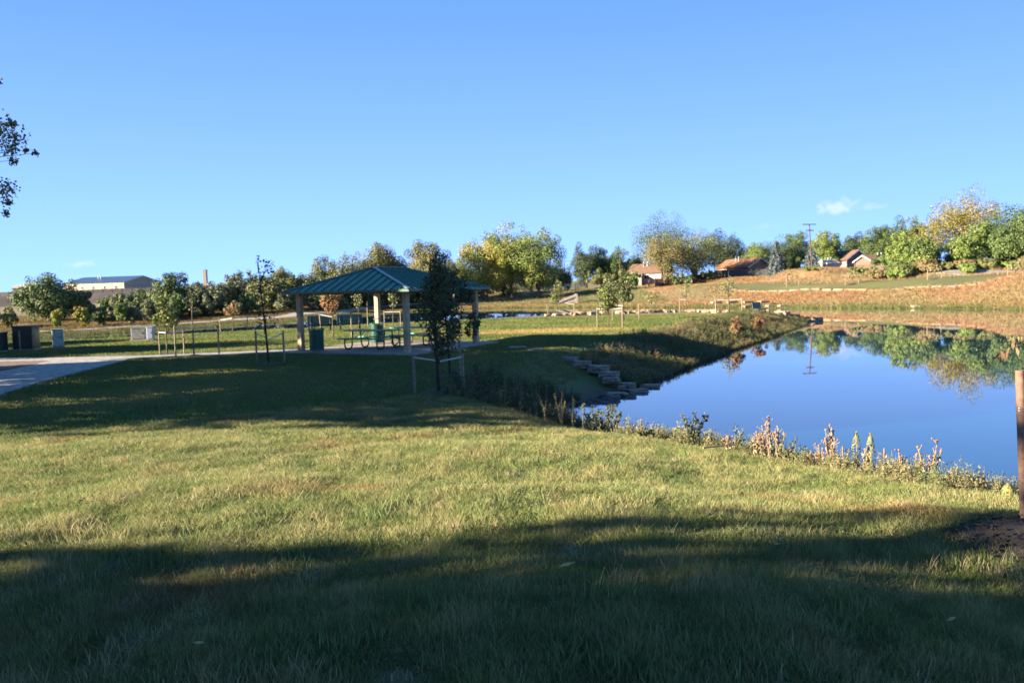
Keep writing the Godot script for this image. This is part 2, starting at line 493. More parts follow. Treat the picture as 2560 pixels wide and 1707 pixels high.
func build_grass() -> void:
	rng.seed = 4711
	var gm := vmat(0.75, 0.8)
	var rough := []
	for k in 5: rough.append(tuft(24, 0.080, 0.016, 0.074, 0.0026, 0.85, 20 + k))
	var spots := []
	var d := 1.6
	while d < 24.0:
		var step := 0.027 + d * 0.0028
		var x := -0.66 * d - 0.8
		while x < 0.66 * d + 0.8:
			var px := x + rng.randf_range(-0.6, 0.6) * step
			var pd := d + rng.randf_range(-0.6, 0.6) * step
			x += step
			if not is_rough(px, pd): continue
			if hgt(px, pd) < 0.12: continue
			var a := noise.get_noise_2d(px * 22.0, pd * 22.0)
			var b := noise2.get_noise_2d(px * 7.0, pd * 7.0)
			var e := noise2.get_noise_2d(px * 30.0 + 50.0, pd * 30.0)
			if e < -0.34 and rng.randf() < 0.85: continue
			var green := Color(0.180, 0.247, 0.071)
			var col := green.lerp(Color(0.438, 0.374, 0.184), clampf(0.30 + a * 0.65 + rng.randf_range(-0.2, 0.2), 0, 1))
			col = col.lerp(Color(0.324, 0.161, 0.086), clampf((b - 0.25) * 1.5, 0, 0.5))
			if rng.randf() < 0.04: col = Color(0.552, 0.437, 0.253)
			if rng.randf() < 0.05: col = Color(0.102, 0.172, 0.069)
			spots.append([px, pd, (0.75 + d * 0.024) * rng.randf_range(0.75, 1.25), (1.0 + a * 0.7 + maxf(0, e) * 0.9) / (0.85 + d * 0.02), col])
		d += step
	# coarser clumps standing up out of the turf
	for k in 5200:
		var pd := 2.2 + 12.0 * pow(rng.randf(), 1.3)
		var px := rng.randf_range(-0.66, 0.62) * pd
		if not is_rough(px, pd) or hgt(px, pd) < 0.3 or noise2.get_noise_2d(px * 26.0 + 11.0, pd * 26.0) < 0.12: continue
		var col := Color(0.150, 0.235, 0.075).lerp(Color(0.40, 0.34, 0.18), 0.15 if noise.get_noise_2d(px * 9.0, pd * 9.0) < 0.12 else 0.85)
		spots.append([px, pd, rng.randf_range(1.0, 1.5), rng.randf_range(1.0, 1.5), col])
	scatter("rough_grass", "uneven unmown grass, green and straw coloured, on the slope", "grass", rough, spots, gm)
	# mown lawn
	var mown := []
	for k in 4: mown.append(tuft(20, 0.13, 0.025, 0.055, 0.004, 0.5, 40 + k))
	spots = []
	d = 11.0
	while d < 72.0:
		var step := 0.07 + d * 0.0042
		var x := -0.66 * d - 1.0
		while x < minf(0.42 * d, 0.66 * d + 1.0):
			var px := x + rng.randf_range(-0.6, 0.6) * step
			var pd := d + rng.randf_range(-0.6, 0.6) * step
			x += step
			if is_rough(px, pd) or hgt(px, pd) < 0.35 or paved(px, pd): continue
			var a := noise.get_noise_2d(px * 3.0, pd * 3.0)
			var col := Color(0.102, 0.159, 0.031).lerp(Color(0.248, 0.227, 0.070), clampf(0.3 + a * 0.9 + rng.randf_range(-0.2, 0.2), 0, 1))
			var dry := clampf(1.0 - Vector2((px - 1.0) / 7.0, (pd - 44.5) / 3.0).length(), 0, 1)
			col = col.lerp(Color(0.461, 0.318, 0.116), clampf(dry * 1.5, 0, 0.85))
			spots.append([px, pd, (0.7 + d * 0.035) * rng.randf_range(0.8, 1.2), 1.2 / (0.8 + d * 0.02), col])
		d += step
	scatter("lawn_grass", "short mown green lawn around the picnic shelter", "grass", mown, spots, gm)
	# tall dry grass on the far banks
	var tall := []
	for k in 4: tall.append(tuft(22, 0.55, 0.16, 0.50, 0.018, 1.1, 60 + k))
	spots = []
	for k in 90000:
		var x := rng.randf_range(-75, 92)
		var dd := rng.randf_range(62, 185)
		if absf(x) > 0.66 * dd + 2: continue
		var s := shore(x, dd)
		if s.x < 0.15 or s.z < 1.5: continue
		if Geometry2D.is_point_in_polygon(Vector2(x, dd), FAR_LAWN) or paved(x, dd): continue
		if x > -12 and x < 30 and s.x > 8.0 and rng.randf() < 0.75: continue
		var n3 := noise2.get_noise_2d(x * 0.9, dd * 0.9)
		var col := Color(0.33, 0.19, 0.095).lerp(Color(0.27, 0.22, 0.105), clampf(0.4 + n3 * 1.7 + rng.randf_range(-0.3, 0.3), 0, 1))
		if x < -12: col = Color(0.13, 0.125, 0.04).lerp(Color(0.27, 0.19, 0.08), clampf(0.35 + n3 + rng.randf_range(-0.4, 0.4), 0, 1))
		if x < -12 and s.x > 6.0 and rng.randf() < 0.10: col = Color(0.22, 0.05, 0.03)
		if s.x < 4.0: col = col.lerp(Color(0.10, 0.14, 0.035), clampf(rng.randf_range(0.5, 1.3) - s.x * 0.15, 0, 1))
		if x > -12 and x < 24 and s.x > 7: col = col.lerp(Color(0.13, 0.15, 0.04), 0.65)
		var up := 0.8 if x > -12 else 0.5
		spots.append([x, dd, rng.randf_range(0.7, 1.3), up, col])
	scatter("dry_grass", "tall dry tan grass covering the far bank", "grass", tall, spots, gm)
	# weeds along the peninsula's bank and round the inlet
	var weed := []
	for k in 4: weed.append(weed_clump(70 + k))
	spots = []
	for k in 9000:
		var t := rng.randf()
		var dd := lerpf(26.0, 69.0, t * t * 0.6 + t * 0.4)
		var x := along([[26.0, 3.3], [27.2, 4.3], [31.3, 6.3], [36.3, 8.8], [43.1, 12.4], [51.0, 16.6], [61.0, 21.8], [69.0, 25.0]], dd) - rng.randf() * (2.6 + dd * 0.04)
		var s := shore(x, dd)
		if s.x < 0.02: continue
		if x < along([[25.0, 4.4], [26.5, 4.2], [27.4, 3.7], [28.4, 3.3], [29.2, 2.6], [30.4, 2.6], [32.0, 3.4], [34.0, 4.6]], dd): continue
		var n3 := noise2.get_noise_2d(x * 4.0, dd * 4.0)
		var col := Color(0.085, 0.105, 0.032).lerp(Color(0.22, 0.18, 0.085), clampf(0.3 + n3 * 1.5 + rng.randf_range(-0.35, 0.35), 0, 1))
		if rng.randf() < 0.03: col = Color(0.22, 0.08, 0.03)
		spots.append([x, dd, rng.randf_range(0.3, 0.62) * (1.0 if dd < 52 else 0.8), rng.randf_range(0.5, 1.0) * (0.6 + clampf(s.x * 0.3, 0, 0.4)), col])
	for k in 1500:
		var dd := rng.randf_range(13.5, 24.5)
		var x := along([[13.0, 5.6], [15.0, 4.6], [17.8, 2.6], [20.3, 1.4], [22.4, 0.9], [25, 2.4]], dd) - rng.randf() * rng.randf() * 3.2
		var s := shore(x, dd)
		if s.x < -0.1: continue
		if dd < 17.5 and s.x > 1.0: continue
		spots.append([x, dd, rng.randf_range(0.25, 0.6) * (1.0 if s.x > 0.8 else 0.6), rng.randf_range(0.5, 1.0), Color(0.055, 0.075, 0.025).lerp(Color(0.12, 0.10, 0.05), rng.randf())])
	for k in 1500:
		var dd := rng.randf_range(9.0, 15.5)
		var x := along([[8.0, 6.4], [9.3, 7.0], [11, 6.4], [12.4, 5.7], [15.0, 4.3], [16.5, 3.2]], dd) - 0.5 - rng.randf() * 1.7
		spots.append([x, dd, rng.randf_range(0.22, 0.5), rng.randf_range(0.4, 1.0), Color(0.10, 0.14, 0.045).lerp(Color(0.30, 0.24, 0.13), rng.randf())])
	scatter("bank_weeds", "dense mixed weeds and shrubs along the pond bank", "weeds", weed, spots, vmat(0.8, 0.4))
	# broad leaved weeds low in the rough grass
	var broad := Geo.new()
	var r := RandomNumberGenerator.new()
	r.seed = 8
	for k in 26:
		var a := r.randf() * TAU
		var q := Vector3(cos(a), 0, sin(a)) * r.randf_range(0.01, 0.11) + Vector3(0, r.randf_range(0.02, 0.09), 0)
		var nn := Vector3(r.randf_range(-0.6, 0.6), 1, r.randf_range(-0.6, 0.6)).normalized()
		var vary := r.randf_range(0.8, 1.2)
		broad.leaf(q, nn, nn.cross(Vector3(r.randf() - 0.5, 0.1, r.randf() - 0.5)).normalized(), r.randf_range(0.007, 0.014), 0.7, Color(vary, vary, vary))
	spots = []
	for k in 900:
		var dd := rng.randf_range(3.0, 14.0)
		var x := rng.randf_range(-0.66, 0.5) * dd
		if not is_rough(x, dd) or noise.get_noise_2d(x * 14.0 + 30, dd * 14.0) < 0.22: continue
		spots.append([x, dd, rng.randf_range(0.7, 1.3), 1.0, Color(0.05, 0.09, 0.02)])
	scatter("broadleaf_weeds", "low dark green broadleaf weeds patched through the unmown grass", "weeds", [broad.mesh()], spots, gm)

func weed_clump(sd: int) -> Mesh:
	var r := RandomNumberGenerator.new()
	r.seed = sd
	var g := Geo.new()
	for k in 7:
		var a := r.randf() * TAU
		var base := Vector3(cos(a), 0, sin(a)) * r.randf() * 0.16
		var top := base + Vector3(r.randf_range(-0.25, 0.25), r.randf_range(0.45, 1.1), r.randf_range(-0.25, 0.25))
		g.tube(base, top, 0.007, 0.004, 3)
		var leaves := r.randi_range(10, 18)
		for q in leaves:
			var p := base.lerp(top, r.randf_range(0.1, 1.0)) + Vector3(r.randf_range(-0.07, 0.07), 0, r.randf_range(-0.07, 0.07))
			var nn := Vector3(r.randf_range(-1, 1), r.randf_range(0.2, 1), r.randf_range(-1, 1)).normalized()
			var vary := r.randf_range(0.75, 1.25)
			g.leaf(p, nn, nn.cross(Vector3(r.randf() - 0.5, 0.3, r.randf() - 0.5)).normalized(), r.randf_range(0.03, 0.075), 0.35, Color(vary, vary * r.randf_range(0.9, 1.1), vary))
	return g.mesh()

var PAVED := []   # [points, half width]
func paved(x: float, d: float) -> bool:
	var p := Vector2(x, d)
	for w in PAVED:
		var pts: Array = w[0]
		for k in pts.size() - 1:
			var a := Vector2(pts[k][0], pts[k][1])
			var b := Vector2(pts[k + 1][0], pts[k + 1][1])
			if Geometry2D.get_closest_point_to_segment(p, a, b).distance_to(p) < w[1] + 0.05: return true
	var q := p - Vector2(-5.06, 34.51)
	if absf(q.dot(PL)) < 3.45 and absf(q.dot(PR)) < 3.45: return true
	if x < -17.0 and d > 28.0 and d < 32.6 and d > 28.0 + (x + 17.6) * -0.2: return true
	return false

# ---------------------------------------------------------------- trees
func crown_geo(lobes: Array, count: int, size: float, cols: Array, spread := 0.5, droop := 0.0) -> Geo:
	var g := Geo.new()
	var tot := 0.0
	for l in lobes: tot += l[1].x * l[1].y
	for l in lobes:
		var n := int(count * l[1].x * l[1].y / tot)
		var base: Color = cols[rng.randi() % cols.size()]
		for k in n:
			var u := Vector3(rng.randfn(), rng.randfn(), rng.randfn()).normalized()
			var rad := 1.05 - absf(rng.randfn()) * 0.22
			var p: Vector3 = l[0] + u * l[1] * maxf(rad, 0.1)
			var nn := (u * 0.8 + Vector3(rng.randfn(), rng.randfn(), rng.randfn()) * spread + Vector3(0, 0.25, 0)).normalized()
			var t := nn.cross(Vector3(rng.randfn(), rng.randfn() - droop, rng.randfn())).normalized()
			if droop > 0.0: t = (t + Vector3(0, -droop, 0)).normalized()
			var col: Color = base if rng.randf() < 0.75 else cols[rng.randi() % cols.size()]
			var vary := rng.randf_range(0.84, 1.16)
			g.leaf(p, nn, t, size * rng.randf_range(0.6, 1.3), 0.62, Color(col.r * vary, col.g * vary, col.b * vary))
	return g

func make_lobes(c: Vector3, r: Vector3, n: int, frac: float) -> Array:
	# a few large masses, and many small sprays that break the outline
	var o := []
	var m := minf(r.x, r.y * 1.2)
	for k in int(n * 0.62):
		var u := Vector3(rng.randfn(), rng.randfn(), rng.randfn()).normalized()
		var s := rng.randf_range(0.7, 1.25) * frac
		o.append([c + u * r * rng.randf_range(0.2, 0.72), Vector3(m * s * 1.3, m * s * 1.0, m * s * 1.3)])
	for k in int(n * 1.3):
		var u := Vector3(rng.randfn(), rng.randfn() * 0.9 + 0.15, rng.randfn()).normalized()
		var s := rng.randf_range(0.3, 0.75) * frac
		o.append([c + u * r * rng.randf_range(0.72, 1.08), Vector3(m * s, m * s * 1.1, m * s)])
	return o

# x, distance, height of the top above the water, crown width, share of the height that is bare trunk, kind
func tree(called: String, label: String, x: float, d: float, top: float, wide: float, bare: float, cols: Array, group: String, opts := {}) -> Node3D:
	rng.seed = hash(label)
	var base := on(x, d, -0.05)
	var h := top - base.y
	var o := thing(called, label, "tree" if not opts.get("shrub", false) else "shrub", base, 0.0, group)
	var low: float = h * maxf(0.0, bare - 0.05)
	wide *= opts.get("grow", 1.12)
	var c := Vector3(0, (h + low) * 0.5, 0)
	var r := Vector3(wide * 0.5, (h - low) * 0.5, wide * 0.5)
	var lobes := make_lobes(c, r * 0.92, opts.get("lobes", 34), opts.get("frac", 0.40))
	for e in opts.get("extra", []): lobes.append([e[0] - base, e[1]])
	var tg := Geo.new()
	var lean: Vector3 = opts.get("lean", Vector3(rng.randf_range(-0.05, 0.05), 0, rng.randf_range(-0.05, 0.05))) * h
	var tr: float = opts.get("trunk", wide * 0.035 + 0.04)
	var fork := Vector3(0, maxf(low, h * 0.12), 0) + lean * 0.5
	tg.path([Vector3.ZERO, fork * 0.5, fork, fork.lerp(c + Vector3(0, r.y * 0.5, 0), 0.6)], tr, tr * 0.35, 7)
	put("trunk", tg, M.bark, o)
	var bg := Geo.new()
	for k in mini(lobes.size(), opts.get("limbs", 9)):
		var q: Vector3 = lobes[k][0]
		var mid := fork.lerp(q, 0.5) + Vector3(rng.randf_range(-0.1, 0.1), rng.randf_range(-0.05, 0.1), rng.randf_range(-0.1, 0.1)) * wide * 0.3
		bg.path([fork * rng.randf_range(0.75, 1.0), mid, q], tr * 0.45, tr * 0.12, 5)
	put("branches", bg, M.bark, o)
	var leaf: float = opts.get("leaf", 0.135)
	var area := wide * (h - low) * 3.0
	var cnt: int = opts.get("count", int(clampf(area / (leaf * leaf) * 1.9, 900, 19500)))
	put("crown", crown_geo(lobes, cnt, leaf, cols, opts.get("spread", 0.28), opts.get("droop", 0.0)), M.leaf, o)
	return o

func spruce(label: String, x: float, d: float, top: float, wide: float) -> void:
	var base := on(x, d, -0.05)
	var h := top - base.y
	var o := thing("blue_spruce", label, "tree", base, 0.0, "blue spruces")
	var tg := Geo.new()
	tg.tube(Vector3.ZERO, Vector3(0, h * 0.97, 0), 0.18, 0.02, 7)
	put("trunk", tg, M.bark, o)
	var g := Geo.new()
	var tiers := 19
	for k in tiers:
		var f := float(k) / tiers
		var y := h * (0.04 + 0.94 * f)
		var rr := wide * 0.5 * pow(1.0 - f, 0.75) + 0.12
		var n := int(10 * (1.0 - f) + 5)
		for q in n:
			var a := TAU * (q + rng.randf() * 0.7) / n
			var out := Vector3(cos(a), 0, sin(a))
			var len := rr * rng.randf_range(0.8, 1.15)
			for e in 26:
				var t := rng.randf()
				var p := Vector3(0, y, 0) + out * len * sqrt(t) + Vector3(0, -len * 0.22 * t, 0) + Vector3(rng.randf_range(-0.2, 0.2), rng.randf_range(-0.14, 0.14), rng.randf_range(-0.2, 0.2))
				var nn := (out * 0.6 + Vector3(rng.randfn() * 0.4, 0.6 + rng.randfn() * 0.3, rng.randfn() * 0.4)).normalized()
				var vary := rng.randf_range(0.7, 1.3)
				g.leaf(p, nn, (out + Vector3(0, -0.3, 0)).cross(nn).cross(nn).normalized(), rng.randf_range(0.12, 0.26), 0.4, Color(0.105 * vary, 0.135 * vary, 0.14 * vary))
	put("crown", g, M.leaf, o)

func build_far_trees() -> void:
	var G1 := [Color(0.070, 0.111, 0.028), Color(0.056, 0.093, 0.026), Color(0.093, 0.136, 0.036)]
	var OL := [Color(0.134, 0.150, 0.046), Color(0.112, 0.129, 0.042), Color(0.158, 0.162, 0.055)]
	var GR := [Color(0.117, 0.136, 0.062), Color(0.100, 0.123, 0.053), Color(0.140, 0.152, 0.070)]
	var BR := [Color(0.178, 0.138, 0.055), Color(0.152, 0.127, 0.048), Color(0.200, 0.154, 0.070)]
	var LG := [Color(0.137, 0.198, 0.039), Color(0.112, 0.166, 0.034), Color(0.169, 0.216, 0.053)]
	var YG := [Color(0.194, 0.242, 0.046), Color(0.156, 0.210, 0.044), Color(0.272, 0.256, 0.046), Color(0.337, 0.250, 0.034)]
	var YE := [Color(0.235, 0.190, 0.042), Color(0.190, 0.168, 0.040), Color(0.130, 0.135, 0.036)]
	var DK := [Color(0.033, 0.055, 0.020), Color(0.041, 0.065, 0.025), Color(0.054, 0.079, 0.028)]
	var GA := "trees along the far left bank"
	var GB := "trees on the far shore before the houses"
	var GC := "trees on the rise behind the far lawn"
	# far left bank
	tree("elm_tree", "broad dark green round tree beside the trail, near the pale utility cabinet", -56.1, 100, 6.3, 6.9, 0.02, G1, GA)
	tree("brown_shrub", "brownish thin shrub tree at the right foot of the broad round tree", -52.9, 102, 4.9, 2.9, 0.05, BR, GA, {"lobes": 12})
	tree("elm_tree", "olive green tree standing in front of the long blue-roofed building's end", -46.2, 112, 6.7, 5.0, 0.04, G1, GA)
	tree("olive_tree", "low grey green tree, first of the row beside the blue-roofed building", -47.2, 125, 5.4, 4.6, 0.04, GR, GA)
	tree("olive_tree", "tall grey green tree under the square concrete tower", -43.7, 125, 6.6, 4.6, 0.04, GR, GA)
	tree("olive_tree", "grey green tree, tallest of the row, behind the bare tall sapling", -40.8, 127, 7.1, 5.0, 0.04, GR, GA)
	tree("olive_tree", "olive bushy tree just left of the shelter roof", -35.4, 122, 5.9, 6.2, 0.03, OL, GA)
	tree("poplar_tree", "sparse airy tree top rising behind the olive bushy tree", -39.8, 148, 8.6, 4.0, 0.10, OL, GA, {"count": 3600, "lobes": 14})
	tree("poplar_tree", "airy green tree behind the shelter's left eave", -33.9, 150, 10.3, 5.0, 0.08, GR, GA, {"count": 7000})
	tree("cottonwood_tree", "olive yellow tree beside the airy tree behind the shelter", -29.6, 150, 10.0, 8.0, 0.06, OL, GA)
	tree("cottonwood_tree", "tall olive tree with orange leaves above the shelter's roof peak", -24.7, 155, 12.7, 8.6, 0.10, OL + [Color(0.24, 0.16, 0.04)], GA)
	tree("cottonwood_tree", "grey green tree rising behind the dense dark young tree", -15.0, 150, 12.9, 7.2, 0.10, GR + [Color(0.2, 0.17, 0.05)], GA)
	tree("willow_tree", "low olive thicket tree behind the rear shelter column", -20.0, 150, 6.5, 8.0, 0.02, OL, GA)
	tree("willow_tree", "dark low thicket tree left of the big yellow green cottonwoods", -9.8, 160, 7.0, 6.0, 0.02, G1, GA)
	for f in [["olive thicket tree between the row of grey green trees and the shelter", -33.0, 140, 6.2, 6.5], ["grey thicket tree behind the bare tall young tree", -38.0, 138, 6.6, 5.5], ["low green thicket tree right of the broad round tree's shrub", -52.0, 118, 4.2, 5.0], ["olive thicket tree behind the shelter's left column", -28.5, 136, 5.6, 6.5], ["low olive thicket tree at the trail's bend", -24.0, 142, 5.6, 6.5], ["grey green thicket tree under the tall olive tree", -21.5, 158, 8.5, 7.0], ["green thicket tree right of the tall grey green tree", -12.0, 165, 9.0, 6.5], ["dark thicket tree at the foot of the cottonwood clump", -6.8, 170, 6.5, 7.0], ["dark thicket tree behind the middle of the cottonwood clump", -1.5, 174, 9.6, 8.0], ["dark thicket tree behind the fence side of the cottonwood clump", 4.5, 180, 9.8, 8.0], ["low dark thicket tree at the chain fence", 10.0, 188, 7.6, 6.5], ["low grey thicket tree at the start of the tree row", -49.5, 130, 4.6, 5.0]]:
		tree("thicket_tree", f[0], f[1], f[2], f[3] * 1.08, f[4] * 1.25, 0.02, [GR, OL, G1][int(absf(f[1]) * 2.0) % 3], GA)
	for k in 22:
		rng.seed = 900 + k
		var sx := lerpf(-60.0, -14.0, (k + rng.randf()) / 22.0)
		var sd := along([[-60.0, 100.0], [-45.0, 108.0], [-32.0, 118.0], [-22.0, 142.0], [-14.0, 160.0]], sx) + rng.randf_range(-3.0, 10.0)
		tree("brush_shrub", "grey green shrub in the brush behind the long trail", sx, sd, hgt(sx, sd) + rng.randf_range(1.8, 3.8), rng.randf_range(3.2, 5.6), 0.02, [GR, OL, G1][k % 3], "shrubs in the brush behind the trail", {"shrub": true, "lobes": 16, "limbs": 5, "leaf": 0.11})
	# cottonwood clump
	tree("cottonwood_tree", "yellow green cottonwood leaning outward, at the shelter side of the clump", -4.6, 155, 13.6, 11.0, 0.16, YG, "cottonwoods in the clump by the pond", {"lean": Vector3(-0.16, 0, 0), "lobes": 30, "trunk": 0.42, "frac": 0.36})
	tree("cottonwood_tree", "tallest yellow green cottonwood in the middle of the clump", 0.4, 158, 15.8, 11.5, 0.20, YG + LG, "cottonwoods in the clump by the pond", {"lobes": 30, "trunk": 0.4, "frac": 0.36})
	tree("cottonwood_tree", "greener cottonwood with a hanging side branch, at the fence side of the clump", 5.0, 155, 14.8, 10.5, 0.14, LG + [Color(0.16, 0.18, 0.04)], "cottonwoods in the clump by the pond", {"lean": Vector3(0.05, 0, 0), "lobes": 30, "trunk": 0.45, "frac": 0.36})
	# far shore middle
	tree("maple_tree", "very dark green round tree beside the thin utility pole", 18.4, 200, 13.8, 7.6, 0.05, DK, GB)
	tree("maple_tree", "dark green tree, lower, in the middle of the dark row", 23.1, 203, 12.8, 6.0, 0.04, DK, GB)
	tree("maple_tree", "dark green tree behind the brown utility pole", 26.3, 200, 12.2, 6.8, 0.04, G1, GB)
	tree("maple_tree", "small dark tree top between the brown pole and the tall green tree", 30.6, 205, 11.2, 5.0, 0.04, G1, GB)
	tree("locust_tree", "small bright green tree left of the white house", 25.9, 175, 6.6, 3.2, 0.08, LG, GB, {"lobes": 12})
	tree("cottonwood_tree", "tall full green tree behind the white house", 39.9, 215, 21.5, 15.3, 0.10, G1, GB, {"lobes": 44, "frac": 0.34})
	tree("locust_tree", "olive brown round tree right beside the white house", 33.4, 178, 14.5, 9.0, 0.16, OL + BR, GB, {"lobes": 40, "leaf": 0.12})
	tree("locust_tree", "larger olive round tree between the white and the tan house", 40.2, 180, 14.8, 10.4, 0.14, OL, GB, {"lobes": 40, "leaf": 0.12})
	tree("pine_tree", "dark bushy evergreen above the tan house's roof edge", 51.2, 200, 15.9, 10.4, 0.05, DK, GB, {"lobes": 44, "frac": 0.34})
	tree("maple_tree", "light green tree behind the tan house's roof", 63.2, 215, 13.4, 7.8, 0.05, LG, GB)
	tree("maple_tree", "broad green tree behind the taller blue spruce", 71.1, 220, 14.7, 11.0, 0.05, G1, GB)
	tree("maple_tree", "green tree top behind the pole with crossarms", 78.2, 225, 16.7, 7.8, 0.05, G1, GB)
	spruce("taller blue grey spruce beside the tan house", 57.4, 178, 12.2, 4.7)
	spruce("wider blue grey spruce at the foot of the pole with crossarms", 64.9, 178, 10.1, 5.0)
	tree("linden_tree", "bright yellow green cone shaped tree beside the wider spruce", 72.6, 190, 14.8, 6.4, 0.06, LG + [Color(0.17, 0.19, 0.04)], GB)
	# right rise
	tree("pine_tree", "dark tree behind the white gabled house", 89.5, 215, 15.0, 7.0, 0.02, DK, GC)
	tree("elm_tree", "green rounded tree above the brick house", 91.1, 205, 16.6, 7.2, 0.02, G1, GC)
	tree("elm_tree", "taller green rounded tree right of the brick house's chimney side", 95.2, 205, 18.2, 8.0, 0.02, G1, GC)
	tree("elm_tree", "green tree in front of the rounded pair, left of the yellow tree", 81.0, 167.2, 15.4, 6.0, 0.02, G1 + OL, GC)
	tree("ash_tree", "light green upright tree at the near end of the row", 59.1, 124.5, 10.6, 4.1, 0.02, LG, GC)
	tree("cottonwood_tree", "tall golden yellow open tree, highest on the rise", 81.0, 147.8, 18.4, 11.7, 0.22, YE, GC, {"lobes": 44, "frac": 0.34, "count": 15000, "trunk": 0.5})
	tree("cottonwood_tree", "smaller golden tree left of the tall golden tree", 73.0, 145.2, 13.6, 5.8, 0.02, YE, GC, {"count": 8000})
	tree("elm_tree", "large dark green tree at the right end of the rise", 76.9, 124.5, 14.4, 8.8, 0.02, G1, GC)
	tree("ash_tree", "low green tree with fallen brush at its foot", 60.3, 121.2, 9.1, 4.8, 0.02, G1 + LG, GC)
	tree("ash_tree", "green tree with two pale trunks below the golden tree", 65.8, 121.2, 9.2, 5.6, 0.02, LG, GC)
	tree("ash_tree", "narrow green tree under the golden tree's right side", 71.1, 124.5, 11.9, 4.5, 0.02, G1 + LG, GC)
	tree("ash_tree", "green tree with a stout trunk next to the large dark green tree", 72.3, 119.5, 10.7, 5.5, 0.02, G1, GC)
	# shrubs
	var vary := {"shrub": true, "lobes": 10, "limbs": 5, "leaf": 0.09, "spread": 0.7, "droop": 0.6}
	var GS := "shrubs along the trail"
	tree("willow_shrub", "upright yellow green willow shrub before the broad round tree", -48.6, 88, 2.6, 1.5, 0.02, YG, GS, vary)
	tree("willow_shrub", "second upright yellow green willow shrub, before the brownish shrub tree", -46.9, 90, 2.7, 1.7, 0.02, YG, GS, vary)
	tree("willow_shrub", "pale green willow shrub below the blue-roofed building", -45.4, 96, 3.1, 2.0, 0.02, LG, GS, vary)
	tree("sage_shrub", "dark grey green shrub beside the pale willow shrub", -44.5, 97, 2.5, 2.2, 0.02, GR, GS, vary)
	tree("sage_shrub", "grey olive shrub at the foot of the tree by the building's end", -43.6, 100, 3.1, 2.4, 0.02, GR, GS, vary)
	tree("sage_shrub", "olive shrub left of the broad round tree", -55.0, 90, 2.6, 2.3, 0.02, OL, GS, vary)
	tree("sage_shrub", "small round green shrub near the trail between the willow shrubs", -46.1, 92, 1.9, 1.5, 0.02, G1, GS, vary)
	tree("lilac_shrub", "yellow green hedge bush at the foot of the light green upright tree", 55.5, 118, 4.9, 3.4, 0.02, LG, "shrubs on the rise", {"shrub": true, "lobes": 12, "limbs": 5, "leaf": 0.13})
	tree("lilac_shrub", "green bush at the foot of the pole with crossarms", 51.0, 140, 5.7, 3.2, 0.02, LG, "shrubs on the rise", {"shrub": true, "lobes": 12, "limbs": 5, "leaf": 0.13})
	tree("lilac_shrub", "low wide bush between the pole and the brick house", 57.0, 134, 5.4, 4.4, 0.02, G1 + LG, "shrubs on the rise", {"shrub": true, "lobes": 12, "limbs": 5, "leaf": 0.13})
	tree("lilac_shrub", "dark bush in front of the brick house", 74.5, 165, 8.2, 5.4, 0.02, G1, "shrubs on the rise", {"shrub": true, "lobes": 14, "limbs": 5, "leaf": 0.13})
	for f in [["brushy bush under the light green upright tree", 56.9, 122.0, 5.9, 3.7], ["brushy bush below the smaller golden tree", 63.1, 124.5, 6.4, 4.1], ["brushy bush with brown stems below the tall golden tree", 68.9, 126.2, 6.6, 4.6], ["brushy bush beside the large dark green tree", 74.3, 122.0, 6.6, 4.6], ["dusty bush behind the low brick house", 84.0, 188, 9.5, 7.0], ["dusty bush between the grey and the brick house", 82.0, 172, 8.6, 4.0], ["green bush filling the gap behind the spruces", 69.0, 205, 9.5, 7.0], ["olive bush under the olive round trees", 37.0, 176, 5.6, 5.0], ["olive bush at the brown fence", 43.5, 179, 6.0, 4.5], ["dark bush under the dark row of trees", 21.5, 196, 7.2, 7.0], ["dark bush beside the brown utility pole", 28.5, 196, 7.0, 6.0]]:
		tree("brush_shrub", f[0], f[1], f[2], f[3], f[4], 0.02, OL + G1, "shrubs on the rise", {"shrub": true, "lobes": 14, "limbs": 5, "leaf": 0.13})
	for k in 14:
		rng.seed = 700 + k
		var bx := lerpf(53.0, 80.0, (k + rng.randf()) / 14.0)
		var bd := along([[53.0, 118.5], [62.0, 116.0], [80.0, 111.0]], bx) + rng.randf_range(-2.0, 3.0)
		tree("dry_brush", "tangled brown green brush at the foot of the trees on the rise", bx, bd, hgt(bx, bd) + rng.randf_range(1.2, 2.4), rng.randf_range(2.6, 4.4), 0.02, [BR, OL, LG][k % 3], "brush at the foot of the rise", {"shrub": true, "lobes": 14, "limbs": 6, "leaf": 0.10})
	tree("rust_shrub", "rust orange round shrub on the peninsula bank", 12.6, 46.0, 1.55, 1.0, 0.02, [Color(0.20, 0.105, 0.045), Color(0.16, 0.10, 0.045)], "shrubs on the peninsula bank", {"shrub": true, "lobes": 9, "limbs": 4, "leaf": 0.05, "count": 1500})
	tree("rust_shrub", "smaller rust brown shrub beyond the rust orange one", 15.1, 50.2, 1.55, 0.9, 0.02, [Color(0.20, 0.09, 0.04), Color(0.15, 0.09, 0.04)], "shrubs on the peninsula bank", {"shrub": true, "lobes": 9, "limbs": 4, "leaf": 0.05, "count": 1000})

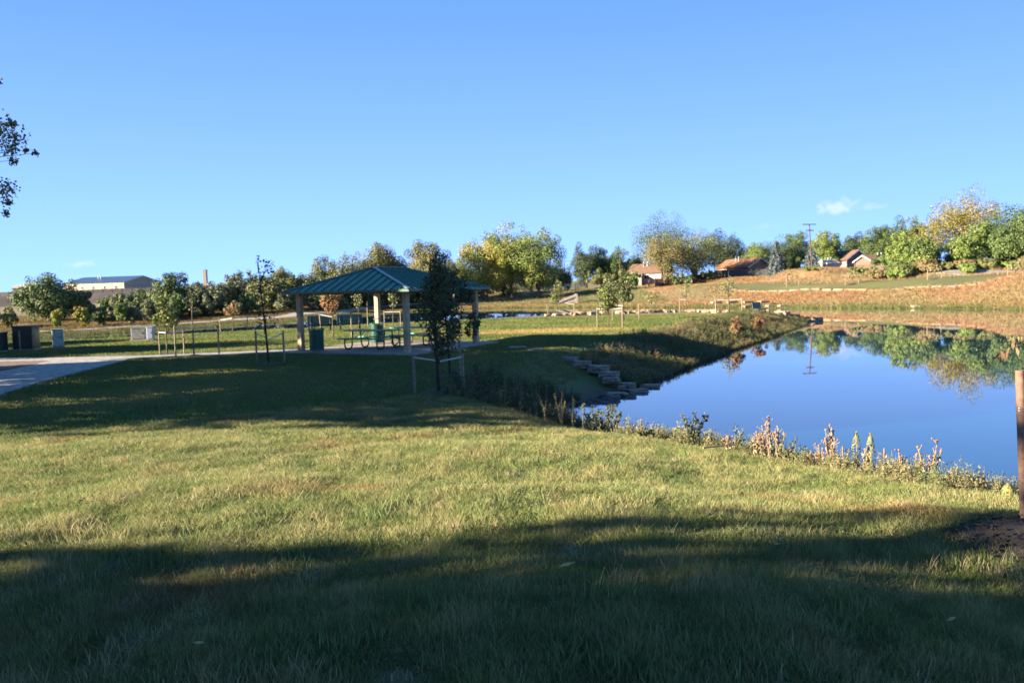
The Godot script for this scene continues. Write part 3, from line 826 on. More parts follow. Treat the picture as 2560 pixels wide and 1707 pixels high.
func build_shade_trees() -> void:
	# the cottonwoods just outside the left edge; their shade lies across the lawn and one bough reaches into view
	var C := [Color(0.065, 0.085, 0.026), Color(0.085, 0.100, 0.030), Color(0.150, 0.120, 0.035)]
	var big := {"grow": 1.0, "leaf": 0.21, "count": 12500, "lobes": 44, "frac": 0.34, "trunk": 0.32, "limbs": 16}
	var first := tree("shade_cottonwood", "cottonwood with a long leafy bough, shading the lawn before the shelter", -19.6, 20.0, 11.5, 11.0, 0.16, C, "cottonwoods shading the lawn", big)
	# its bough: twigs with small leaves
	var bg := Geo.new()
	var lg := Geo.new()
	for t in [[-11.98, 7.45, 0.30], [-11.75, 7.22, 0.22], [-11.82, 7.62, 0.12], [-11.3, 6.90, 0.06], [-11.52, 6.98, 0.05], [-12.05, 6.05, 0.22], [-12.12, 8.6, 0.12], [-12.02, 5.75, 0.10], [-12.1, 5.5, 0.08], [-11.85, 6.75, 0.10], [-11.9, 7.0, 0.16], [-12.3, 7.5, 0.5], [-12.4, 6.2, 0.4], [-12.8, 8.5, 0.5], [-13.2, 7.2, 0.7], [-13.4, 6.0, 0.6]]:
		var q := Vector3(t[0], t[1], -20.0) - first.position
		var from := Vector3(4.6, clampf(q.y - 0.6, 4.8, 7.4), 0.2)
		bg.path([from, from.lerp(q, 0.5) + Vector3(0, 0.15, 0), q], 0.022, 0.005, 5)
		for k in int(26 + t[2] * 420):
			var u: Vector3 = Vector3(rng.randfn(), rng.randfn(), rng.randfn()) * float(t[2]) * 0.5
			var nn := Vector3(rng.randfn(), rng.randfn(), rng.randfn()).normalized()
			var col: Color = [Color(0.10, 0.13, 0.045), Color(0.13, 0.15, 0.05), Color(0.24, 0.17, 0.06)][rng.randi() % 3]
			lg.leaf(q + u, nn, nn.cross(Vector3(rng.randfn(), rng.randfn(), rng.randfn())).normalized(), rng.randf_range(0.025, 0.048), 0.75, col)
	bg.path([Vector3(0.5, 4.6, 0), Vector3(2.5, 5.6, 0.1), Vector3(4.6, 6.0, 0.2)], 0.09, 0.03, 7)
	put("bough", bg, M.bark, first)
	put("bough_leaves", lg, M.leaf, first)
	tree("shade_cottonwood", "cottonwood shading the strip of lawn next to the unmown grass", -22.5, 13.9, 16.0, 9.8, 0.1, C, "cottonwoods shading the lawn", big)
	tree("shade_cottonwood", "cottonwood shading the concrete path", -26.0, 25.0, 9.5, 7.5, 0.14, C, "cottonwoods shading the lawn", big)
	tree("shade_cottonwood", "tall cottonwood shading the unmown grass near the single wooden post", -19.0, -5.5, 11.6, 12.0, 0.03, C, "cottonwoods shading the lawn", {"grow": 1.0, "leaf": 0.23, "count": 13500, "lobes": 50, "frac": 0.33, "trunk": 0.32, "limbs": 16})
	tree("shade_cottonwood", "bushy cottonwood with branches down to the unmown grass", -21.5, -4.7, 10.5, 9.6, 0.0, C, "cottonwoods shading the lawn", {"grow": 1.0, "leaf": 0.23, "count": 12500, "lobes": 44, "frac": 0.36, "trunk": 0.28, "limbs": 16})
	tree("shade_cottonwood", "taller cottonwood farther from the pond shading the unmown grass", -27.0, -12.0, 14.0, 12.0, 0.03, C, "cottonwoods shading the lawn", {"grow": 1.0, "leaf": 0.23, "count": 13500, "lobes": 50, "frac": 0.33, "trunk": 0.32, "limbs": 16})
	tree("shade_cottonwood", "high crowned cottonwood shading the shelter roof", -23.0, 27.8, 12.0, 6.5, 0.6, C, "cottonwoods shading the lawn", big)
	tree("shade_cottonwood", "low cottonwood shading the utility cabinets", -36.0, 33.0, 8.5, 8.0, 0.14, C, "cottonwoods shading the lawn", big)
	tree("shade_cottonwood", "smallest cottonwood, beyond the utility cabinets", -41.0, 39.5, 7.5, 6.0, 0.14, C, "cottonwoods shading the lawn", big)

# ---------------------------------------------------------------- young trees and their stakes
func stake(label: String, x: float, d: float, high: float, to := Vector3.ZERO, lean := Vector2.ZERO, r := 0.035) -> void:
	var base := on(x, d, -0.15)
	var o := thing("tree_stake", label, "stake", base, 0.0, "wooden stakes holding young trees")
	var g := Geo.new()
	var top := Vector3(lean.x, high + 0.15, lean.y)
	g.path([Vector3.ZERO, top * 0.97, top], r, r * 0.9, 8)
	put("post", g, M.stake, o)
	if to != Vector3.ZERO:
		var s := Geo.new()
		var a := top * 0.93
		var b := to - base
		var t := (b - a).normalized()
		var side := Vector3(0, 1, 0)
		s.box((a + b) * 0.5, Vector3(0.015, 0.035, (b - a).length()), Basis(t.cross(side).normalized(), t.cross(side).normalized().cross(t) * -1.0, t).orthonormalized(), 0.0)
		put("strap", s, M.strap, o)

func sapling(label: String, x: float, d: float, high: float, lobes: Array, cols: Array, leaf: float, count: int, opts := {}) -> Vector3:
	# lobes: [dx, y, dz, radius, vertical radius] above the base
	rng.seed = hash(label)
	var base := on(x, d, -0.03)
	var o := thing("young_tree", label, "young tree", base, 0.0, "young staked trees")
	var r: float = opts.get("trunk", 0.035)
	var bend: Vector2 = opts.get("bend", Vector2.ZERO)
	var g := Geo.new()
	g.path([Vector3.ZERO, Vector3(bend.x * 0.3, high * 0.35, 0), Vector3(bend.x * 0.8, high * 0.7, bend.y), Vector3(bend.x, high, bend.y)], r, r * 0.15, 7)
	put("trunk", g, M.dark_bark if opts.get("dark", false) else M.bark, o)
	var bg := Geo.new()
	var L := []
	for l in lobes:
		var c := Vector3(l[0], l[1], l[2])
		L.append([c, Vector3(l[3], l[4], l[3])])
		for q in opts.get("twigs", 3):
			var from := Vector3(bend.x * c.y / high, maxf(0.3, c.y - l[4] * 0.9 - rng.randf() * 0.3), 0)
			bg.path([from, c + Vector3(rng.randf_range(-0.7, 0.7) * l[3], rng.randf_range(0, 0.6) * l[4], rng.randf_range(-0.7, 0.7) * l[3])], r * 0.35, r * 0.1, 4)
	put("branches", bg, M.dark_bark if opts.get("dark", false) else M.bark, o)
	put("crown", crown_geo(L, count, leaf, cols, 0.9), M.leaf, o)
	var mg := Geo.new()
	for k in 10:
		var a0 := TAU * k / 10
		var a1 := TAU * (k + 1) / 10
		var p0 := on(x + cos(a0) * 0.6, d + sin(a0) * 0.6, -0.02) - base
		var p1 := on(x + cos(a1) * 0.6, d + sin(a1) * 0.6, -0.02) - base
		mg.tri(Vector3(0, 0.10, 0), p0 + Vector3(0, 0.02, 0), p1 + Vector3(0, 0.02, 0), Vector3.UP, Vector3.UP, Vector3.UP)
	put("mulch_ring", mg, M.mulch, o)
	return base

func build_young_trees() -> void:
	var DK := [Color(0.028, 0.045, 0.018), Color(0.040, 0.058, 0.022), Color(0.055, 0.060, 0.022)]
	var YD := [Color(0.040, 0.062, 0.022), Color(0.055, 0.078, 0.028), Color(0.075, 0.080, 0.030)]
	var LG := [Color(0.12, 0.16, 0.035), Color(0.16, 0.18, 0.04), Color(0.09, 0.12, 0.03)]
	var PA := [Color(0.17, 0.19, 0.07), Color(0.13, 0.16, 0.06), Color(0.20, 0.19, 0.08)]
	var RU := [Color(0.25, 0.13, 0.05), Color(0.21, 0.14, 0.06), Color(0.28, 0.17, 0.07)]
	var p: Vector3
	# tall thin one left of the shelter
	p = sapling("tall thin young tree with sparse dark leaves at its top, left of the shelter", -8.4, 28.3, 3.75, [[0.0, 3.15, 0, 0.32, 0.5], [-0.15, 2.75, 0.1, 0.36, 0.35], [0.2, 3.35, 0, 0.16, 0.3], [-0.22, 3.6, 0, 0.09, 0.2], [0.0, 1.75, 0.1, 0.5, 0.5]], DK, 0.05, 330, {"dark": true, "bend": Vector2(-0.22, 0), "trunk": 0.045})
	stake("grey stake beside the tall thin young tree", -8.85, 28.42, 1.15, p + Vector3(-0.02, 0.9, 0))
	stake("grey stake beside the tall thin young tree", -7.95, 28.6, 1.12, p + Vector3(0.0, 0.85, 0))
	# the two dense dark ones
	var dark := []
	for k in 34:
		var y := rng.randf_range(1.15, 3.42)
		var w := 0.56 * (1.0 - absf(y - 1.9) / 2.1) + 0.07
		dark.append([rng.randf_range(-w, w) * 0.85 + 0.08, y, rng.randf_range(-w, w) * 0.8, 0.27 - y * 0.025, 0.28])
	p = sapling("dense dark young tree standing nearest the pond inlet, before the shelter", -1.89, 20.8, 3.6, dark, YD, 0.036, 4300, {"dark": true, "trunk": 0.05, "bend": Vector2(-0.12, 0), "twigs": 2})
	stake("weathered stake tied to the dense dark young tree", -2.52, 20.9, 1.0, p + Vector3(-0.05, 0.86, 0))
	stake("weathered stake tied to the dense dark young tree", -1.30, 21.4, 0.98, p + Vector3(0.05, 0.84, 0))
	var dark2 := []
	for k in 18:
		var y := rng.randf_range(1.1, 3.0)
		var w := 0.75 * (1.0 - absf(y - 1.7) / 1.8) + 0.08
		dark2.append([rng.randf_range(-w, w) * 0.9 + 0.1, y, rng.randf_range(-w, w) * 0.8, 0.22 - y * 0.02, 0.24])
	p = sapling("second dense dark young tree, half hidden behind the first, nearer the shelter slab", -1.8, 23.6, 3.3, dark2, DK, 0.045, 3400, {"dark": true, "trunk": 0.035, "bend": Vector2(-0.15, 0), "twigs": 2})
	stake("grey stake behind the dense dark young trees", -1.5, 23.4, 1.05, p + Vector3(0.0, 0.8, 0))
	# left lawn
	p = sapling("young tree with yellow green leaves beside the grey utility cabinet", -14.2, 33.8, 2.5, [[0.0, 1.7, 0, 0.32, 0.42], [-0.15, 2.1, 0, 0.25, 0.4], [0.2, 1.45, 0, 0.35, 0.3], [-0.3, 1.5, 0, 0.25, 0.25], [0.05, 2.4, 0, 0.12, 0.25]], LG, 0.06, 900)
	stake("short grey stake beside the yellow green young tree", -14.75, 34.4, 1.0, p + Vector3(0, 0.95, 0))
	stake("short grey stake beside the yellow green young tree", -13.65, 34.2, 1.0, p + Vector3(0, 0.92, 0))
	p = sapling("leafless looking thin young tree between two tall stakes by the path", -12.75, 32.9, 2.6, [[0.0, 2.2, 0, 0.2, 0.4]], GRY(), 0.045, 50)
	stake("tall grey stake on the path side of the leafless thin young tree", -13.4, 32.7, 1.25, p + Vector3(0, 1.15, 0))
	stake("tall grey stake on the shelter side of the leafless thin young tree", -11.85, 33.2, 1.2, p + Vector3(0, 1.12, 0))
	p = sapling("small reddish young tree at the pond edge left of the shelter", -18.6, 54.9, 2.1, [[0.0, 1.5, 0, 0.55, 0.35], [0.2, 1.8, 0, 0.3, 0.25]], RU, 0.07, 380)
	stake("pale stake beside the small reddish young tree", -19.6, 55.4, 1.1, p + Vector3(0, 1.0, 0))
	stake("pale stake beside the small reddish young tree", -17.7, 55.2, 1.1, p + Vector3(0, 1.0, 0))
	p = sapling("orange brown young tree seen between the shelter's bin and rear column", -9.3, 42.8, 2.9, [[-0.1, 1.9, 0, 0.5, 0.45], [0.25, 2.3, 0, 0.35, 0.35], [-0.3, 2.4, 0, 0.3, 0.35], [0, 1.55, 0, 0.35, 0.25]], RU + [Color(0.22, 0.18, 0.06)], 0.06, 900)
	stake("pale leaning stake beside the orange brown young tree", -9.95, 43.0, 1.35, p + Vector3(0, 1.15, 0), Vector2(-0.06, 0))
	stake("pale leaning stake beside the orange brown young tree", -8.35, 42.9, 1.45, p + Vector3(0, 1.2, 0))
	p = sapling("thin pale young tree between two white topped stakes behind the shelter tables", -7.7, 53.6, 2.6, [[0, 1.9, 0, 0.3, 0.6]], PA, 0.06, 160)
	stake("pale stake beside the thin pale young tree behind the tables", -8.3, 53.8, 1.1, p + Vector3(0, 1.05, 0))
	stake("pale stake beside the thin pale young tree behind the tables", -7.2, 53.5, 1.1, p + Vector3(0, 1.05, 0))
	p = sapling("thin green young tree hidden behind the rear shelter column", -10.2, 55.0, 2.6, [[0, 1.9, 0, 0.3, 0.6]], PA, 0.06, 200)
	stake("pale stake just right of the rear shelter column", -9.6, 55.0, 1.7)
	# peninsula lawn
	p = sapling("yellow green young tree on the sunny lawn, nearer of a pair", 5.48, 46.5, 3.3, [[0.0, 1.6, 0, 0.42, 0.45], [-0.25, 1.95, 0, 0.35, 0.45], [0.2, 2.2, 0, 0.35, 0.45], [0, 2.7, 0, 0.26, 0.4], [-0.2, 1.3, 0.1, 0.35, 0.3], [0.3, 1.4, 0, 0.3, 0.35]], PA + LG, 0.06, 1700)
	stake("pale stake beside the nearer young tree on the sunny lawn", 4.9, 47.0, 1.15, p + Vector3(0, 1.05, 0))
	stake("pale stake beside the nearer young tree on the sunny lawn", 6.2, 46.0, 1.18, p + Vector3(0, 1.05, 0))
	p = sapling("darker green young tree on the sunny lawn, farther of a pair", 7.6, 55.7, 3.7, [[0.0, 1.8, 0, 0.5, 0.5], [-0.25, 2.3, 0, 0.4, 0.5], [0.25, 2.4, 0, 0.4, 0.45], [0, 3.1, 0, 0.3, 0.4], [0.3, 1.6, 0.1, 0.4, 0.35]], [Color(0.08, 0.11, 0.035), Color(0.11, 0.13, 0.045)], 0.07, 1600, {"dark": true})
	stake("pale stake beside the farther young tree on the sunny lawn", 6.9, 56.1, 1.1, p + Vector3(0, 1.0, 0))
	stake("pale stake beside the farther young tree on the sunny lawn", 8.5, 54.8, 1.1)
	p = sapling("slender yellow green young tree before the pond, left of the rocks", 3.71, 66.5, 3.5, [[0.0, 1.7, 0, 0.5, 0.5], [0.1, 2.4, 0, 0.35, 0.5], [-0.2, 1.4, 0, 0.4, 0.4]], LG + PA, 0.07, 620)
	stake("leaning grey stake beside the slender young tree by the rocks", 3.0, 66.0, 1.0, p + Vector3(0, 1.15, 0), Vector2(-0.15, 0))
	stake("leaning grey stake beside the slender young tree by the rocks", 5.1, 66.2, 1.0, p + Vector3(0, 1.15, 0), Vector2(-0.05, 0))
	p = sapling("pale thin young tree by the rocks, beside the stout staked one", 14.2, 66.8, 3.2, [[0, 1.8, 0, 0.5, 0.6], [0.2, 2.5, 0, 0.4, 0.4]], PA, 0.07, 300)
	stake("thin grey stake beside the pale thin young tree by the rocks", 13.7, 66.9, 1.2, p + Vector3(0, 1.1, 0))
	p = sapling("young tree with thin tan leaves held by two white stakes near the green bench", 16.7, 63.2, 3.3, [[0, 1.9, 0, 0.5, 0.6], [0.1, 2.5, 0, 0.35, 0.45], [-0.3, 2.1, 0, 0.3, 0.4]], PA, 0.06, 330, {"trunk": 0.06})
	stake("whitish stout stake beside the young tree near the green bench", 15.8, 63.4, 1.2, p + Vector3(0, 1.08, 0), Vector2(-0.08, 0), 0.055)
	stake("whitish stout stake beside the young tree near the green bench", 17.6, 62.9, 1.2, p + Vector3(0, 1.08, 0), Vector2(0.06, 0), 0.055)
	p = sapling("small bushy yellow brown young tree behind the rocks", 11.5, 67.6, 2.2, [[0, 1.2, 0, 0.6, 0.5], [0.3, 1.6, 0, 0.4, 0.35]], PA + RU, 0.07, 300)
	# far lawn
	for a in [[55.0, 107, 1.9], [46.6, 112.6, 2.3], [60.3, 98.5, 2.1], [42.1, 123, 1.8], [65.5, 102, 1.8]]:
		p = sapling("small thin young tree on the far lawn strip behind the stone edging", a[0], a[1], a[2], [[0, 1.4, 0, 0.7, 0.6]], PA + RU, 0.1, 160, {"trunk": 0.05})
		stake("whitish stake on the far lawn strip", a[0] - 0.9, a[1], 1.3, p + Vector3(0, 1.2, 0), Vector2.ZERO, 0.06)
		stake("whitish stake on the far lawn strip", a[0] + 0.9, a[1], 1.3, p + Vector3(0, 1.2, 0), Vector2.ZERO, 0.06)
	# the post close by at the right, with the tip of its tree
	var b := on(4.10, 6.5, -0.3)
	var o := thing("wooden_post", "round brown wooden post with a wire tie, standing in dark mulch", "post", b)
	var g := Geo.new()
	var top := Vector3(-0.075, 2.64 - b.y, 0.0)
	g.path([Vector3.ZERO, top * 0.992, top], 0.036, 0.033, 18)
	put("shaft", g, M.post, o)
	var wg := Geo.new()
	for turn in 2:
		var c := top * (0.80 + turn * 0.012)
		var last := Vector3.ZERO
		for k in 17:
			var t := TAU * k / 16
			var q := c + Vector3(cos(t) * 0.038, sin(t * 2.0) * 0.004, sin(t) * 0.038)
			if k > 0: wg.tube(last, q, 0.003, 0.003, 4)
			last = q
	put("wire_tie", wg, M.wire, o)
	var ytree := thing("young_tree", "wilting young tree with curled tan leaves beside the single wooden post", "young tree", on(4.45, 6.6, -0.05), 0.0, "young staked trees")
	var h0 := ytree.position.y
	var yg := Geo.new()
	yg.path([Vector3.ZERO, Vector3(-0.05, 0.9, 0), Vector3(-0.10, 1.6, 0), Vector3(-0.2, 1.95, 0)], 0.022, 0.006, 7)
	put("trunk", yg, M.bark, ytree)
	var lg := Geo.new()
	var bgx := Geo.new()
	for k in 60:
		var y := rng.randf_range(1.1, 1.8)
		var from := Vector3(-0.10, y, 0)
		var q := Vector3(rng.randf_range(-0.1, 0.5), y + rng.randf_range(-0.1, 0.2), rng.randf_range(-0.3, 0.3))
		if k < 9: q = Vector3(rng.randf_range(-0.53, -0.36), rng.randf_range(2.72, 2.93) - h0, rng.randf_range(-0.05, 0.05)); from = Vector3(-0.18, 1.5, 0)
		bgx.path([from, (from + q) * 0.5 + Vector3(0, 0.07, 0), q], 0.005, 0.002, 4)
		var col: Color = [Color(0.26, 0.19, 0.10), Color(0.20, 0.17, 0.07), Color(0.24, 0.13, 0.07)][k % 3]
		for e in 2:
			var nn := Vector3(rng.randfn(), rng.randfn() * 0.5, rng.randfn()).normalized()
			var t := (nn.cross(Vector3(rng.randfn(), 0, rng.randfn())) + Vector3(0, -0.8, 0)).normalized()
			lg.leaf(q + Vector3(rng.randf_range(-0.03, 0.03), -0.03, rng.randf_range(-0.03, 0.03)), nn, t, rng.randf_range(0.03, 0.05), 0.4, col)
	put("branches", bgx, M.bark, ytree)
	put("crown", lg, M.leaf, ytree)
	# mulch mound
	var mg := Geo.new()
	var cx := 4.2
	var cd := 6.1
	for ring in 7:
		for k in 20:
			var q := []
			for e in [[0, 0], [1, 0], [1, 1], [0, 1]]:
				var rr: float = 0.95 * (ring + e[0]) / 7.0
				var a: float = TAU * (k + e[1]) / 20.0
				var hx := cx + cos(a) * rr
				var hd := cd + sin(a) * rr * 0.75
				var up := 0.15 * (1.0 - pow(rr / 0.95, 2.0)) + noise.get_noise_2d(hx * 60, hd * 60) * 0.03 - 0.01
				q.append(on(hx, hd, up))
			mg.quad(q[0], q[1], q[2], q[3], (q[1] - q[0]).cross(q[3] - q[0]).normalized() * (1.0 if (q[1] - q[0]).cross(q[3] - q[0]).y > 0 else -1.0))
	for k in 420:
		var a := rng.randf() * TAU
		var rr := sqrt(rng.randf()) * 0.95
		var hx := cx + cos(a) * rr
		var hd := cd + sin(a) * rr * 0.75
		var at := on(hx, hd, 0.15 * (1.0 - pow(rr / 0.95, 2.0)) + 0.015)
		mg.box(at, Vector3(rng.randf_range(0.02, 0.07), 0.008, rng.randf_range(0.008, 0.02)), Basis.from_euler(Vector3(rng.randf_range(-0.5, 0.5), rng.randf() * TAU, rng.randf_range(-0.5, 0.5))))
	var mo := put("mulch_mound", mg, M.mulch)
	tag(mo, "low mound of dark wood mulch around the wooden post", "mulch")

func GRY() -> Array:
	return [Color(0.09, 0.10, 0.05), Color(0.12, 0.11, 0.05)]

# ---------------------------------------------------------------- shelter and its furniture
const PL := Vector2(-0.887, 0.461)
const PR := Vector2(0.461, 0.887)
const PC := Vector2(-5.06, 34.51)
const FLOOR := 1.06

func pv(l: float, r: float, y: float) -> Vector3:   # place in the shelter's own axes: metres from its middle
	var q := PC + PL * l + PR * r
	return Vector3(q.x, y, -q.y)

func build_shelter() -> void:
	var turn := atan2(PL.y, -PL.x)   # the shelter's long axis
	var bl := Basis(Vector3(PL.x, 0, -PL.y), Vector3.UP, Vector3(PR.x, 0, -PR.y))
	if bl.determinant() < 0: bl = Basis(Vector3(-PL.x, 0, PL.y), Vector3.UP, Vector3(PR.x, 0, -PR.y))
	var sg := Geo.new()
	sg.box(pv(0, 0, FLOOR - 0.15), Vector3(6.7, 0.30, 6.7), bl, 0.015)
	structure("concrete_slab", sg, M.concrete, "pale concrete slab under the picnic shelter")
	var org := pv(0, 0, FLOOR)
	var o := thing("picnic_shelter", "open picnic shelter with a green standing seam hip roof on four cream columns", "shelter", org)
	for q in [[2.6, -2.6], [-2.6, -2.6], [-2.6, 2.6], [2.6, 2.6]]:
		var g := Geo.new()
		var c := pv(q[0], q[1], FLOOR) - org
		g.box(c + Vector3(0, 1.17, 0), Vector3(0.21, 2.34, 0.21), bl, 0.012)
		var col := put("column", g, M.cream, o)
		var t := Geo.new()
		t.box(c + Vector3(0, 1.55, 0), Vector3(0.222, 0.025, 0.222), bl, 0.004)
		put("column_band", t, M.cream, col)
		var f := Geo.new()
		f.box(c + Vector3(0, 0.10, 0), Vector3(0.225, 0.20, 0.225), bl, 0.006)
		put("column_base", f, M.cream, col)
	# beams
	for q in [[0, -2.6, true], [0, 2.6, true], [-2.6, 0, false], [2.6, 0, false]]:
		var g := Geo.new()
		g.box(pv(q[0], q[1], FLOOR + 2.31) - org, Vector3(5.2, 0.14, 0.14) if q[2] else Vector3(0.14, 0.13, 5.2), bl)
		put("beam", g, M.beam, o)
	# roof
	var e := 3.1
	var ye := FLOOR + 2.38
	var yr := FLOOR + 3.30
	var cn := [pv(e, -e, ye) - org, pv(-e, -e, ye) - org, pv(-e, e, ye) - org, pv(e, e, ye) - org]   # left, near, right, rear
	var a1 := pv(0, -1.05, yr) - org
	var a2 := pv(0, 1.05, yr) - org
	roof_face(o, cn[0], cn[1], a1, a1)
	roof_face(o, cn[1], cn[2], a1, a2)
	roof_face(o, cn[2], cn[3], a2, a2)
	roof_face(o, cn[3], cn[0], a2, a1)
	for q in [[cn[0], a1], [cn[1], a1], [cn[2], a2], [cn[3], a2]]:
		var g := Geo.new()
		cap(g, q[0], q[1])
		put("hip_cap", g, M.roof_cap, o)
	var rg := Geo.new()
	cap(rg, a1, a2)
	put("ridge_cap", rg, M.roof_cap, o)
	for k in 4:
		var g := Geo.new()
		var p: Vector3 = cn[k]
		var q: Vector3 = cn[(k + 1) % 4]
		var dir := (q - p).normalized()
		g.box((p + q) * 0.5 + Vector3(0, -0.045, 0), Vector3((q - p).length(), 0.085, 0.03), Basis(dir, Vector3.UP, dir.cross(Vector3.UP)))
		put("fascia", g, M.roof_trim, o)
	var cg := Geo.new()
	var dn := Vector3(0, -0.07, 0)
	cg.poly([cn[0] + dn, cn[1] + dn, a1 + dn], Color.WHITE)
	cg.poly([cn[1] + dn, cn[2] + dn, a2 + dn, a1 + dn], Color.WHITE)
	cg.poly([cn[2] + dn, cn[3] + dn, a2 + dn], Color.WHITE)
	cg.poly([cn[3] + dn, cn[0] + dn, a1 + dn, a2 + dn], Color.WHITE)
	for k in cg.n.size(): if cg.n[k].y > 0: cg.n[k] = -cg.n[k]
	put("ceiling", cg, M.beam, o)
	# tables
	var ta := table_parts("picnic table with green mesh top, nearer the shelter's left columns")
	ta.position = pv(0.15, -1.1, FLOOR)
	ta.basis = bl
	var tb := ta.duplicate()
	tb.name = numbered("picnic_table")
	add_child(tb)
	tb.position = pv(-0.55, 1.15, FLOOR)
	tag(tb, "picnic table with green mesh top, behind the near middle column", "table", "picnic tables in the shelter")
	var ca := can_parts("dark green slatted litter bin beside the shelter's left column")
	ca.position = Vector3(-7.78, FLOOR, -32.75)
	var cb := ca.duplicate()
	cb.name = numbered("litter_bin")
	add_child(cb)
	cb.position = Vector3(-5.98, FLOOR, -36.5)
	tag(cb, "dark green slatted litter bin at the rear shelter column, behind the tables", "litter bin", "slatted litter bins")
	var far := ca.duplicate()
	far.name = numbered("litter_bin")
	add_child(far)
	far.position = on(33.0, 164.0)
	tag(far, "dark green litter bin beside the far path near the olive trees", "litter bin", "slatted litter bins")

func cap(g: Geo, a: Vector3, b: Vector3) -> void:
	var d := (b - a).normalized()
	var s := d.cross(Vector3.UP).normalized()
	var u := s.cross(d).normalized()
	g.box((a + b) * 0.5 + u * 0.018, Vector3((b - a).length() + 0.02, 0.05, 0.15), Basis(d, u, s * 1.0).orthonormalized(), 0.012)

func roof_face(o: Node, e0: Vector3, e1: Vector3, top1: Vector3, top0: Vector3) -> void:
	# eave from e0 to e1; top0 stands over the e0 end, top1 over the e1 end (given near-first)
	var L := (e1 - e0).length()
	var dir := (e1 - e0) / L
	var ta := (top1 - e0).dot(dir)
	var tb := (top0 - e0).dot(dir)
	if ta > tb:
		var w := ta; ta = tb; tb = w
		var p := top1; top1 = top0; top0 = p
	var up := top1 - e0 - dir * ta
	var H := up.length()
	up /= H
	var nn := dir.cross(up).normalized()
	if nn.y < 0: nn = -nn
	var hh := func(t: float) -> float:
		if t < ta: return H * t / ta
		if t > tb: return H * (L - t) / (L - tb)
		return H
	var n := 15
	for k in n:
		var t0 := L * k / n
		var t1 := L * (k + 1) / n
		var poly := [e0 + dir * t0, e0 + dir * t1]
		var marks := [t1]
		for b in [tb, ta]:
			if b > t0 + 1e-4 and b < t1 - 1e-4 and not (marks.back() - b < 1e-4): marks.append(b)
		marks.append(t0)
		for m in marks:
			var y: float = hh.call(m)
			if y > 1e-4: poly.append(e0 + dir * m + up * y)
		var g := Geo.new()
		g.poly(poly, Color.WHITE, nn)
		var under := []
		for q in poly: under.append(q - nn * 0.02)
		g.poly(under, Color.WHITE, -nn)
		put("roof_panel", g, M.roof, o)
		if k > 0:
			var y: float = hh.call(t0)
			var rg := Geo.new()
			rg.box(e0 + dir * t0 + up * y * 0.5 + nn * 0.022, Vector3(0.028, 0.045, y), Basis(dir, nn, dir.cross(nn)).orthonormalized())
			put("roof_seam", rg, M.roof, o)

func table_parts(label: String) -> Node3D:
	var o := thing("picnic_table", label, "table", Vector3.ZERO, 0.0, "picnic tables in the shelter")
	for k in 2:
		var g := Geo.new()
		g.box(Vector3(0, 0.745, -0.19 + 0.38 * k), Vector3(2.4, 0.045, 0.365), Basis.IDENTITY, 0.015)
		put("tabletop", g, M.teal, o)
	for s in [-1.0, 1.0]:
		var g := Geo.new()
		g.box(Vector3(0, 0.44, 0.68 * s), Vector3(2.4, 0.045, 0.27), Basis.IDENTITY, 0.015)
		put("bench_seat", g, M.teal, o)
	for x in [-0.8, 0.8]:
		for s in [-1.0, 1.0]:
			# a bent tube loop: up to the seat, down to the floor, back up to the top
			var g := Geo.new()
			g.path([Vector3(x, 0.42, 0.78 * s), Vector3(x, 0.12, 0.78 * s), Vector3(x, 0.05, 0.70 * s), Vector3(x, 0.03, 0.60 * s), Vector3(x, 0.03, 0.46 * s), Vector3(x, 0.07, 0.37 * s), Vector3(x, 0.14, 0.32 * s), Vector3(x, 0.72, 0.25 * s)], 0.03, 0.03, 8)
			put("leg", g, M.black, o)
			var b := Geo.new()
			b.tube(Vector3(x * 0.9, 0.40, 0.30 * s), Vector3(x * 0.35, 0.71, 0.1 * s), 0.014, 0.014, 6)
			put("brace", b, M.steel, o)
		var c := Geo.new()
		c.box(Vector3(x, 0.40, 0), Vector3(0.05, 0.035, 1.5))
		put("crossbar", c, M.black, o)
	return o

